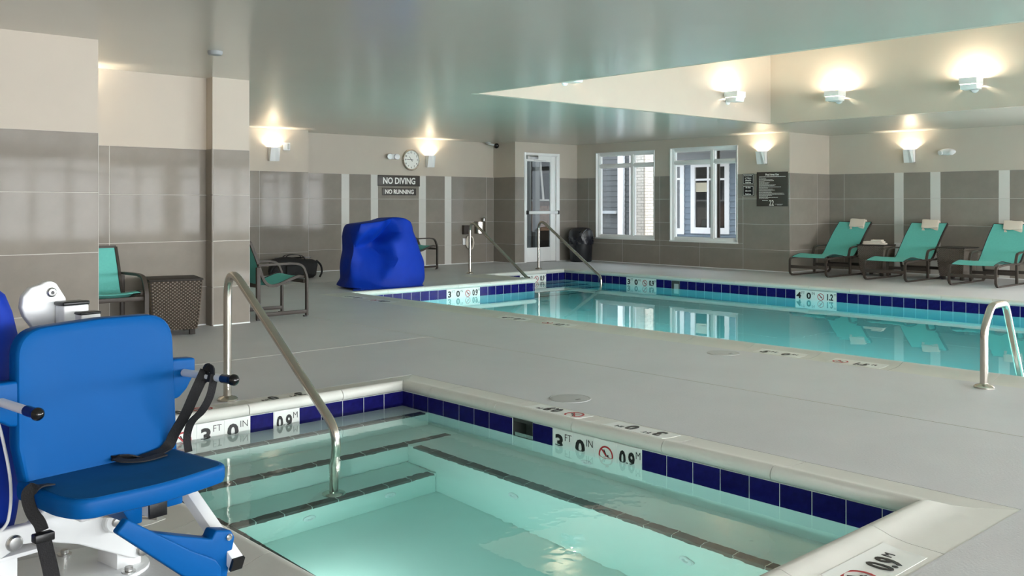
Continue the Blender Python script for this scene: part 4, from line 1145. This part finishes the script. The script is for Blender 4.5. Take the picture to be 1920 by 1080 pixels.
# blue vinyl cover over the far pool lift -------------------------------
t = thing('covered_pool_lift', 'pool lift hidden under a creased royal blue cover at the far pool corner', 'pool lift cover', (7.95, 11.35, 0))
# hand-laid facets: (x, z, inward push) of the front, then the same outline further back
CV = {'A': (7.363, 0.922, .02), 'B': (7.537, 0.937, .0), 'C': (7.793, 0.963, .03), 'D': (7.939, 1.001, .07), 'E': (8.041, 1.005, .06), 'F': (8.145, 0.989, .04), 'G': (8.251, 0.940, .04), 'H': (8.311, 0.816, .05),
      'I': (8.372, 0.668, .04), 'J': (8.449, 0.481, .05), 'K': (8.510, 0.319, .04), 'L': (8.510, 0.072, .03), 'M': (8.387, 0.0, -.06), 'N': (8.056, 0.0, -.09), 'O': (7.622, 0.0, -.10), 'P': (7.411, 0.0, -.09), 'Q': (7.212, 0.03, -.02),
      'R': (7.322, 0.172, .16), 'S': (7.329, 0.334, .22), 'T': (7.391, 0.577, .22), 'U': (7.329, 0.788, .02), 'a': (7.453, 0.751, .03), 'V': (7.707, 0.614, .36), 'W': (7.837, 0.455, .20), 'X': (7.608, 0.038, -.03),
      'Y': (7.845, 0.662, -.02), 'y': (8.056, 0.781, -.03), 'z': (8.190, 0.910, .02), 'Z': (7.909, 0.776, .32), 'b': (7.523, 0.408, .20), 'c': (7.481, 0.140, .10), 'd': (8.086, 0.591, -.07), 'e': (8.326, 0.376, -.02), 'f': (8.281, 0.096, -.03),
      'g': (7.80, 0.200, -.07), 'h': (7.693, 0.840, .02), 'i': (7.523, 0.843, .0), 'j': (7.72, 0.245, .07), 'k': (7.94, 0.40, -.07), 'm': (7.60, 0.69, .22)}
TRI = ['AUi', 'Uai', 'ABi', 'Bhi', 'BCh', 'aim', 'imh', 'hmV', 'hVZ', 'hCZ', 'CDZ', 'DyZ', 'DEy', 'Ezy', 'EFz', 'FGz', 'ZYV', 'ZyY', 'GHz', 'Hzy', 'Hyd', 'HId', 'Yyd', 'Ydk', 'YkW', 'YWV', 'IJd', 'dJe', 'JKe', 'KeL', 'eLf', 'LMf', 'MNf', 'Nfg', 'fge', 'gek', 'kde', 'Wkg',
       'Wgj', 'gjX', 'gXN', 'NXO', 'UTa', 'aTm', 'TmV', 'TVb', 'VbW', 'bWj', 'bjX', 'bXc', 'cXO', 'cOP', 'cPQ', 'cQR', 'bcR', 'bRS', 'bST']
names = list(CV); ix = {k: i for i, k in enumerate(names)}
bm = bmesh.new(); YF = 11.10
fv = [bm.verts.new((CV[k][0], YF+CV[k][2], CV[k][1])) for k in names]
for t3 in TRI: bm.faces.new([fv[ix[c]] for c in t3])
ring = 'ABCDEFGHIJKLMNOPQRSTU'
prev = [fv[ix[c]] for c in ring]
for (dy, k, dz) in ((0.20, 1.0, 0.0), (0.42, 0.97, -0.01), (0.62, 0.86, -0.06)):
    nxt = []
    for c in ring:
        x, z, q = CV[c]; x2 = 7.93+(x-7.93)*k+0.02*math.sin(9*z+dy*20); z2 = z if z < 0.06 else z+dz
        nxt.append(bm.verts.new((x2, YF+dy+(q*0.2), z2 if z > 0.001 else 0.0)))
    for i in range(len(ring)):
        j = (i+1) % len(ring); bm.faces.new([prev[i], prev[j], nxt[j], nxt[i]])
    prev = nxt
bm.faces.new(prev[::-1])
bmesh.ops.recalc_face_normals(bm, faces=bm.faces)
bmesh.ops.triangulate(bm, faces=bm.faces[:])
bmesh.ops.subdivide_edges(bm, edges=bm.edges[:], cuts=3, use_grid_fill=True, smooth=0.0)
for _ in range(3): bmesh.ops.smooth_vert(bm, verts=[v for v in bm.verts if v.co.z > 0.01], factor=0.4, use_axis_x=True, use_axis_y=True, use_axis_z=True)
for v in bm.verts:
    if v.co.y < YF+0.30 and v.co.z > 0.03:
        x, z = v.co.x, v.co.z
        w = 0.5*math.sin(31*(x+0.55*z))*math.sin(9*z+4*x)+0.5*math.sin(47*(x-0.35*z)+2)*math.exp(-((z-0.3)/0.25)**2)
        v.co.y += 0.010*w
    v.co.z = max(0.0, v.co.z)
cme = bpy.data.meshes.new('cover'); bm.to_mesh(cme); bm.free(); cme.shade_smooth(); cme.set_sharp_from_angle(angle=R(40))
cv = link('cover', cme, 'bluefab', t); cv.matrix_basis = wmat(t).inverted()
part('hem', MB().tube([(CV[c][0], YF+CV[c][2]-0.003, 0.010) for c in 'QPOXNM'], 0.009, 6), 'bluefab', t)

# ================================================================== POOL LIFT WITH BLUE CHAIR (local: x across, y backwards, z up)
lift = thing('pool_lift', 'blue plastic pool lift chair with white arms beside the hot tub', 'pool lift', (1.06, 2.98, 0), R(9))
def lp(name, mb, m, parent=None, bev=0, seg=2, ang=35, label=None):
    return part(name, mb, m, parent or lift, bev, seg, local=True, ang=ang, label=label)
# backrest shell, slightly dished
OUT = fillet([(-0.245, 0, 0.36), (-0.274, 0, 0.50), (-0.275, 0, 0.838), (-0.02, 0, 0.850), (0.215, 0, 0.845), (0.226, 0, 0.60), (0.236, 0, 0.36)], [0.1, 0.085, 0.3, 0.10, 0.2], 8)
OUT = [(p.x, p.z) for p in OUT]
def rim_slab(outline, y0, y1, inset, depth_in, n_in=3):
    """thick plate whose front (y0) is dished: outline rings shrink and sink"""
    cx_ = sum(p[0] for p in outline)/len(outline); cz_ = sum(p[1] for p in outline)/len(outline)
    def ring(k, y): return [(cx_+(p[0]-cx_)*k, y, cz_+(p[1]-cz_)*k) for p in outline]
    rings = [ring(0.94, y1), ring(0.985, y1-0.004), ring(1.0, y1-0.016), ring(1.0, y0+0.014), ring(0.992, y0+0.004), ring(0.975, y0), ring(0.94, y0+0.002), ring(0.80, y0+depth_in*0.6), ring(0.5, y0+depth_in)]
    n = len(outline); vs = [p for r in rings for p in r]; fs = []
    for i in range(len(rings)-1): fs += [(i*n+k, i*n+(k+1) % n, (i+1)*n+(k+1) % n, (i+1)*n+k) for k in range(n)]
    fs += [tuple(range(n-1, -1, -1)), tuple((len(rings)-1)*n+k for k in range(n))]
    return MB().add(vs, fs)
lp('backrest', rim_slab(OUT, 0.0, 0.062, 0.02, 0.004), 'bluepl', ang=50)
# seat pan
SO = fillet([(0.232, 0.03, 0), (0.232, -0.10, 0), (0.232, -0.285, 0), (0.0, -0.325, 0), (-0.245, -0.295, 0), (-0.268, -0.20, 0), (-0.262, 0.03, 0)], [0.1, 0.05, 0.6, 0.08, 0.2], 8)
SO = [(p.x, p.y) for p in SO]
n = len(SO); cx_, cy_ = -0.02, -0.13
rings = []
for k, z in ((0.93, 0.345), (0.985, 0.350), (1.0, 0.362), (1.0, 0.388), (0.99, 0.397), (0.965, 0.402), (0.92, 0.401), (0.6, 0.396)): rings.append([(cx_+(p[0]-cx_)*k, cy_+(p[1]-cy_)*k, z) for p in SO])
vs = [p for r in rings for p in r]; fs = [(i*n+k, i*n+(k+1) % n, (i+1)*n+(k+1) % n, (i+1)*n+k) for i in range(len(rings)-1) for k in range(n)]
fs += [tuple(range(n-1, -1, -1)), tuple((len(rings)-1)*n+k for k in range(n))]
lp('seat', MB().add(vs, fs), 'bluepl', ang=50)
lp('seat_grip', MB().prism([(cx_+(p[0]-cx_)*0.93, cy_-0.01+(p[1]-cy_)*0.90) for p in SO], (0, 0, 0.3995), (1, 0, 0), (0, 1, 0), (0, 0, 1), 0.0030), 'grip', label='matt darker blue non-slip seat top')
lp('seat_bracket', MB().prism([(-0.10, 0.362), (0.105, 0.362), (0.105, 0.300), (0.052, 0.300), (0.052, 0.345), (-0.026, 0.345), (-0.026, 0.276), (-0.060, 0.276), (-0.10, 0.345)], (0, -0.235, 0), (1, 0, 0), (0, 0, 1), (0, 1, 0), 0.20), 'bluepl', None, 0.006)
tube_ = lp('seat_tube', MB().box(-0.013, -0.245, 0.288, 0.040, 0.12, 0.343), 'white_metal', None, 0.004)
lp('tube_cap', MB().box(-0.015, -0.252, 0.286, 0.042, -0.243, 0.345), 'black', tube_, 0.002, label='black square end cap')
# side brackets carrying the arms
lp('arm_bracket', MB().prism([(0.215, 0.56), (0.244, 0.565), (0.272, 0.590), (0.303, 0.640), (0.303, 0.688), (0.240, 0.692), (0.215, 0.692)], (0, 0.004, 0), (1, 0, 0), (0, 0, 1), (0, 1, 0), 0.05), 'bluepl', None, 0.008, 3)
lp('arm_bracket', MB().prism([(-0.250, 0.56), (-0.292, 0.567), (-0.34, 0.600), (-0.345, 0.694), (-0.275, 0.694), (-0.250, 0.690)], (0, 0.004, 0), (1, 0, 0), (0, 0, 1), (0, 1, 0), 0.05), 'bluepl', None, 0.008, 3)
for (a, b) in (((0.262, 0.03, 0.643), (0.232, -0.305, 0.660)), ((-0.315, 0.03, 0.641), (-0.318, -0.215, 0.639))):
    a, b = Vector(a), Vector(b); d = (b-a).normalized()
    arm = lp('arm_rest', MB().tube([a, b-d*0.06], 0.0125, 14), 'white_metal')
    lp('grip_sleeve', MB().tube([b-d*0.062, b-d*0.014], 0.0145, 14), 'navy', arm, label='navy grip sleeve')
    r = 0.0185
    lp('ball_end', MB().lathe([(0.003, -r), (r*0.6, -r*0.8), (r*0.95, -r*0.3), (r*0.95, r*0.3), (r*0.6, r*0.8), (0.003, r)], b, tuple(d), 18), 'blackgl', arm, label='glossy black ball end')
# seat belt webbing, right side
def web(name, pts, w, side, n=5, par=None): return lp(name, MB().bar(cr(pts, n), w, 0.004, side), 'blackfab', par)
web('belt_strap', [(0.236, -0.165, 0.640), (0.238, -0.150, 0.668), (0.238, -0.162, 0.678), (0.236, -0.185, 0.672), (0.228, -0.188, 0.64)], 0.036, (0.1, 1, 0))
web('belt_strap', [(0.238, -0.150, 0.672), (0.214, -0.128, 0.60), (0.208, -0.086, 0.53), (0.200, -0.035, 0.462), (0.190, -0.020, 0.425), (0.150, -0.030, 0.412), (0.090, -0.022, 0.408), (0.030, 0.0, 0.414)], 0.034, (1, -0.55, 0))
web('belt_strap', [(0.030, 0.0, 0.416), (0.014, -0.012, 0.418), (0.022, -0.045, 0.414), (0.075, -0.070, 0.410), (0.150, -0.060, 0.410)], 0.028, (0.35, 1, 0.1))
web('belt_strap', [(0.234, -0.205, 0.665), (0.222, -0.198, 0.60), (0.214, -0.165, 0.548), (0.216, -0.105, 0.505), (0.218, -0.078, 0.455), (0.216, -0.090, 0.408)], 0.024, (1, -0.7, 0))
# left belt with its loose end
web('belt_strap', [(-0.222, -0.095, 0.408), (-0.268, -0.10, 0.412), (-0.284, -0.085, 0.39), (-0.278, -0.095, 0.345), (-0.266, -0.115, 0.315), (-0.262, -0.125, 0.293)], 0.034, (0.7, -0.7, 0))
lp('buckle', MB().box(-0.292, -0.150, 0.268, -0.238, -0.120, 0.292), 'black', None, 0.004)
web('belt_strap', [(-0.262, -0.128, 0.275), (-0.258, -0.140, 0.235), (-0.256, -0.160, 0.19), (-0.250, -0.175, 0.12), (-0.248, -0.18, 0.05)], 0.040, (1, -0.6, 0))
# leg rest
leg = lp('foot_rest_tube', MB().sweep([(0.178, -0.06, 0.345), (0.178, -0.14, 0.302), (0.158, -0.425, 0.150)], [(-0.019, -0.019), (0.019, -0.019), (0.019, 0.019), (-0.019, 0.019)], side=(1, 0, 0)), 'white_metal', None, 0.003)
lp('tube_cap', MB().sweep([(0.158, -0.423, 0.151), (0.1577, -0.432, 0.147)], [(-0.0195, -0.0195), (0.0195, -0.0195), (0.0195, 0.0195), (-0.0195, 0.0195)], side=(1, 0, 0)), 'black', leg)
fr_ = lp('foot_rest', MB().prism([(-0.207, 0.334), (-0.177, 0.364), (-0.084, 0.297), (0.014, 0.227), (0.092, 0.179), (0.112, 0.150), (0.112, 0.075), (0.060, 0.085), (0.001, 0.150)], (0, -0.42, 0), (1, 0, 0), (0, 0, 1), (0, 1, 0), 0.030), 'bluepl', None, 0.006, 3)
lp('side_fin', MB().prism([(-0.10, 0.303), (-0.017, 0.272), (0.093, 0.232), (0.106, 0.254), (0.158, 0.240), (0.170, 0.218), (0.135, 0.075), (0.104, 0.080), (0.063, 0.17)], (0, -0.402, 0), (1, 0, 0), (0, 0, 1), (0, 1, 0), 0.055), 'bluepl', fr_, 0.006, 3)
lp('bolt', MB().lathe([(0.010, 0), (0.010, 0.004), (0.006, 0.007), (0.004, 0.004)], (0.148, -0.402, 0.224), (0, -1, 0), 14), 'chrome', fr_)
# mast behind the chair
lp('mast_post', MB().box(0.000, 0.285, 0.20, 0.085, 0.345, 0.866), 'white_metal', None, 0.006, 3)
lp('post_cap', MB().box(-0.003, 0.282, 0.865, 0.088, 0.348, 0.878), 'black', None, 0.005, 3)
lp('mast_post', MB().box(0.012, 0.195, 0.20, 0.078, 0.238, 0.842), 'white_metal', None, 0.005, 3)
lp('post_cap', MB().box(0.010, 0.193, 0.841, 0.080, 0.240, 0.850), 'black', None, 0.004, 3)
cam_ = lp('cam_plate', MB().prism([(-0.105, 0.865), (-0.100, 0.900), (-0.075, 0.927), (-0.041, 0.936), (-0.027, 0.943), (-0.010, 0.945), (0.008, 0.937), (0.020, 0.917), (0.040, 0.885), (0.04, 0.70), (-0.02, 0.70), (-0.063, 0.789), (-0.095, 0.835)], (0, 0.348, 0), (1, 0, 0), (0, 0, 1), (0, 1, 0), 0.03), 'white_metal', None, 0.006, 3)
def hex_bolt(x, y, z, r, par=None):
    b = lp('bolt', MB().lathe([(r, 0), (r, r*0.3), (r*0.75, r*0.55), (r*0.45, r*0.6)], (x, y, z), (0, -1, 0), 18), 'chrome', par)
    return b
hex_bolt(-0.010, 0.348, 0.908, 0.016, cam_)
lp('bolt_socket', MB().lathe([(0.006, 0), (0.006, 0.0025)], (-0.010, 0.3385, 0.908), (0, -1, 0), 6), 'black', cam_)
# link arms and frame under the seat
fa = lp('link_arm', MB().prism([(-0.30, 0.245), (-0.185, 0.242), (-0.133, 0.285), (0.055, 0.250), (0.076, 0.215), (0.100, 0.176), (0.180, 0.085), (0.192, 0.050), (0.150, 0.040), (0.120, 0.055), (-0.039, 0.140), (-0.154, 0.180), (-0.210, 0.187), (-0.30, 0.150)], (0, 0.11, 0), (1, 0, 0), (0, 0, 1), (0, 1, 0), 0.035), 'white_metal', None, 0.006, 3)
hex_bolt(0.069, 0.11, 0.186, 0.020, fa); hex_bolt(0.172, 0.11, 0.064, 0.020, fa); hex_bolt(-0.235, 0.11, 0.200, 0.024, fa)
lp('pivot_lug', MB().lathe([(0.034, 0), (0.034, 0.022), (0.03, 0.026)], (0.069, 0.112, 0.186), (0, -1, 0), 28), 'white_metal', fa)
hex_bolt(0.069, 0.088, 0.186, 0.014, fa)
lp('seat_strut', MB().box(-0.10, -0.02, 0.25, 0.05, 0.20, 0.30), 'white_metal', None, 0.006, 3)
lp('actuator_rod', MB().tube([(0.0, 0.06, 0.235), (0.13, -0.05, 0.215)], 0.010, 12), 'steel')
lp('lower_block', MB().box(0.10, 0.135, 0.012, 0.185, 0.26, 0.085), 'white_metal', None, 0.004)
lp('lower_plate', MB().box(-0.36, 0.13, 0.145, -0.15, 0.24, 0.157), 'white_metal', None, 0.002)
lp('lower_plate', MB().box(-0.30, 0.16, 0.012, -0.20, 0.20, 0.15), 'white_metal', None, 0.006)
base = [(p.x, p.y) for p in fillet([(-0.60, 0.46, 0), (-0.60, 0.04, 0), (0.232, 0.06, 0), (0.232, 0.40, 0), (-0.20, 0.50, 0), (-0.60, 0.46, 0)], [0.06, 0.17, 0.17, 0.1], 8)][:-1]
lp('base_plate', MB().prism(base, (0, 0, 0), (1, 0, 0), (0, 1, 0), (0, 0, 1), 0.013), 'white_metal', None, 0.003)
for (x, y) in ((0.06, 0.40), (0.115, 0.09), (-0.25, 0.12), (-0.40, 0.40), (0.18, 0.33)):
    lp('anchor_bolt', MB().lathe([(0.022, 0), (0.022, 0.005), (0.013, 0.006), (0.013, 0.018), (0.008, 0.02)], (x, y, 0.013), (0, 0, 1), 14), 'chrome')
# fabric sleeve over the console at the picture's left edge
LVc = [(0.20, -0.62, -0.165), (0.24, -0.63, -0.150), (0.32, -0.62, -0.140), (0.50, -0.60, -0.150), (0.70, -0.60, -0.156), (0.80, -0.59, -0.158), (0.87, -0.58, -0.168), (0.92, -0.56, -0.19), (0.95, -0.52, -0.225), (0.962, -0.44, -0.31)]
NSc = 32; rows = []
for (z, a, b) in LVc:
    r_ = []
    for k in range(NSc):
        t_ = 2*math.pi*k/NSc; c, s = math.cos(t_), math.sin(t_); q = (abs(c)**3+abs(s)**3)**(-1/3)
        kk = 1.0 if z < 0.93 else (0.8 if z < 0.96 else 0.4)
        r_.append(((a+b)/2+(b-a)/2*q*c+0.006*math.sin(4*t_+22*z), 0.31+0.13*kk*q*s+0.010*math.sin(3*t_+15*z), z))
    rows.append(r_)
vs = [p for r_ in rows for p in r_]; n = len(rows)
fs = [(i*NSc+k, i*NSc+(k+1) % NSc, (i+1)*NSc+(k+1) % NSc, (i+1)*NSc+k) for i in range(n-1) for k in range(NSc)]+[tuple(range(NSc-1, -1, -1)), tuple((n-1)*NSc+k for k in range(NSc))]
lp('console_cover', MB().add(vs, fs), 'bluefab', ang=60, label='royal blue fabric sleeve')
lp('control_cord', MB().tube(cr([(-0.33, 0.12, 0.66), (-0.285, 0.11, 0.58), (-0.262, 0.10, 0.471), (-0.248, 0.10, 0.375), (-0.251, 0.10, 0.297), (-0.268, 0.10, 0.255), (-0.33, 0.11, 0.22)], 6), 0.0045, 8), 'white_metal')

# ================================================================== OUTSIDE, seen through the windows and the door
tag(part('courtyard_paving', MB().box(14.9, 4, -0.35, 32, 30, -0.20), 'ground', None), 'grey paving of the courtyard outside the windows', 'paving')
wing = thing('building_wing', 'blue grey clapboard wing with white trimmed windows outside the window', 'building', (19.5, 13.5, -0.2))
part('wall', MB().box(19.52, 9.0, -0.2, 19.8, 15.35, 2.32), 'siding', wing)
def boards(parent, m, y0, y1, x, holes, z0=-0.2, z1=2.3, step=0.145):
    z = z0
    while z < z1-0.01:
        for (a, b, c, d) in cut((y0, y1, z, min(z+step, z1)), holes):
            if b-a < 0.02 or d-c < 0.02: continue
            mb = MB().add([(x+0.02, a, c), (x-0.012, a, c), (x+0.006, a, d), (x+0.02, a, d), (x+0.02, b, c), (x-0.012, b, c), (x+0.006, b, d), (x+0.02, b, d)],
                          [(0, 1, 2, 3), (7, 6, 5, 4), (0, 4, 5, 1), (1, 5, 6, 2), (2, 6, 7, 3), (3, 7, 4, 0)])
            part('siding_board', mb, m, parent)
        z += step
wins = [(13.41, 14.55, 0.45, 2.27), (14.76, 15.30, 0.42, 2.30), (12.10, 13.22, 0.45, 2.20), (10.9, 11.9, 0.45, 2.2)]
boards(wing, 'siding', 9.0, 15.35, 19.5, wins)
def far_window(parent, x, a, b, c, d, tw=0.125):
    mb = MB()
    for r in ((a, a+tw, c, d), (b-tw, b, c, d), (a+tw, b-tw, c, c+tw*1.2), (a+tw, b-tw, d-tw*1.3, d)): mb.box(x-0.03, r[0], r[2], x+0.03, r[1], r[3])
    f = part('window', mb, 'wtrim', parent)
    m = (a+b)/2+0.06
    mb = MB().box(x-0.01, m-0.028, c+tw*1.2, x+0.03, m+0.028, d-tw*1.3).box(x-0.01, a+tw, d-0.50, x+0.028, m-0.028, d-0.45).box(x-0.01, m+0.028, d-0.50, x+0.028, b-tw, d-0.45)
    part('glazing_bar', mb, 'wtrim', f)
    part('pane', MB().box(x+0.018, a+tw, c+tw*1.2, x+0.024, b-tw, d-tw*1.3), 'dglass', f)
    part('blind', MB().box(x+0.010, m+0.05, d-0.78, x+0.017, b-tw-0.01, d-0.55), 'beige', f)
    return f
for w_ in wins: far_window(wing, 19.5, *w_)
part('soffit', MB().box(18.3, 8.5, 2.45, 19.9, 15.42, 2.60), 'soffit', wing)
part('fascia_board', MB().box(19.44, 9.0, 2.30, 19.56, 15.4, 2.46), 'soffit', wing)
dark = thing('building_wing', 'charcoal clapboard wing with a white corner post behind the left window', 'building', (19.6, 17.0, -0.2))
part('wall', MB().box(19.62, 15.45, -0.2, 19.9, 20.5, 2.9), 'gsiding', dark)
boards(dark, 'gsiding', 15.45, 20.5, 19.6, [], z1=2.9)
for y in (16.49, 16.91): part('corner_post', MB().box(19.50, y-0.09, -0.2, 19.62, y+0.09, 2.9), 'wtrim', dark, 0.005)
part('ledge', MB().box(19.45, 17.05, 0.92, 19.6, 18.2, 1.0), 'soffit', dark)
# brick pier ---------------------------------------------------------
pr = thing('brick_pier', 'pale painted brick pier just outside the left window', 'pier', (17.2, 14.2, -0.2))
part('core', MB().box(17.008, 14.008, -0.2, 17.43, 14.42, 3.2), 'mortar', pr)
bh, bl = 0.067, 0.20; row = 0; z = -0.2
bmesh_cache = {}
while z < 3.1:
    off = 0 if row % 2 else 0.105
    for face in (0, 1):
        lo, hi = (17.0, 17.44) if face == 0 else (14.0, 14.42)
        a = lo-off
        while a < hi-0.01:
            p, q = max(a, lo), min(a+bl, hi)
            if q-p > 0.03:
                k = (round(q-p, 3), face)
                if k not in bmesh_cache:
                    w = q-p
                    mb = MB().box(0, 0, 0, w, 0.03, bh-0.010) if face == 0 else MB().box(0, 0, 0, 0.03, w, bh-0.010)
                    me = mesh_of(mb, 'brick', 0.002, 1); me.materials.append(M['brick']); bmesh_cache[k] = me
                o = bpy.data.objects.new('brick', bmesh_cache[k]); COL.objects.link(o); o.parent = pr
                o.location = Vector((p, 14.0, z) if face == 0 else (17.0, p, z))-Vector(pr.location)
            a += bl+0.010
    z += bh; row += 1
tag(part('downspout', MB().tube([(15.5, 10.91, 3.0), (15.5, 10.91, 0.55), (15.46, 10.90, 0.35), (15.46, 10.9, -0.2)], 0.03, 12), 'bronze', None), 'dark vertical downspout right outside the right window', 'downspout')
t = thing('porch_post', 'slim white porch post between the windows and the courtyard', 'post', (15.62, 10.95, -0.2))
part('shaft', MB().box(15.60, 11.00, -0.2, 15.64, 11.04, 3.0), 'wtrim', t)
# lobby behind the glass door -----------------------------------------
lob = thing('lobby_wall', 'tan brick lobby wall behind the glass door', 'wall', (15.3, 16.2, 0))
part('core', MB().box(14.0, 16.23, 0.55, 17.5, 16.45, 1.26), 'mortar', lob)
z = 0.55; row = 0
while z < 1.25:
    a = 14.75-(0.11 if row % 2 else 0)
    while a < 16.3:
        k = ('r', 0)
        if k not in bmesh_cache:
            me = mesh_of(MB().box(0, 0, 0, 0.205, 0.04, 0.078), 'brick', 0.002, 1); me.materials.append(M['rbrick']); bmesh_cache[k] = me
        o = bpy.data.objects.new('brick', bmesh_cache[k]); COL.objects.link(o); o.parent = lob; o.location = Vector((a, 16.2, z))-Vector(lob.location)
        a += 0.215
    z += 0.088; row += 1
part('dark_base', MB().box(14.0, 16.21, 0, 17.5, 16.45, 0.55), 'bronze', lob)
part('upper_window', MB().box(14.0, 16.25, 1.30, 17.5, 16.40, 2.6), 'dglass', lob)
part('ledge', MB().box(14.0, 16.12, 1.26, 17.5, 16.42, 1.30), 'wtrim', lob, 0.004)
part('window_rail', MB().box(14.0, 16.22, 1.92, 17.5, 16.25, 1.99), 'bronze', lob)
tag(part('lobby_floor', MB().box(12.0, 14.11, -0.1, 14.6, 17, -0.002), 'deck', None), 'grey floor just beyond the glass door', 'floor')
for x, w in ((15.24, 0.05), (15.47, 0.14)):
    tag(part('lobby_column', MB().box(x-w/2, 15.95, 0, x+w/2, 16.05, 2.6), 'soffit', None, 0.004), 'narrow white column behind the door glass' if w < 0.1 else 'broad white column behind the door glass', 'column')  # white columns given grey, the lobby's dimness put into their colour
t = thing('folded_easel', 'white folded A-frame stand on the ledge behind the glass door', 'easel', (15.72, 16.15, 1.30))
for dx, s in ((-0.10, 1), (0.12, -1)):
    part('leg', MB().bar([(15.74+dx, 16.16, 1.30), (15.74+dx*0.1, 16.16, 2.20)], 0.06, 0.02, (1, 0, 0)), 'wtrim', t)
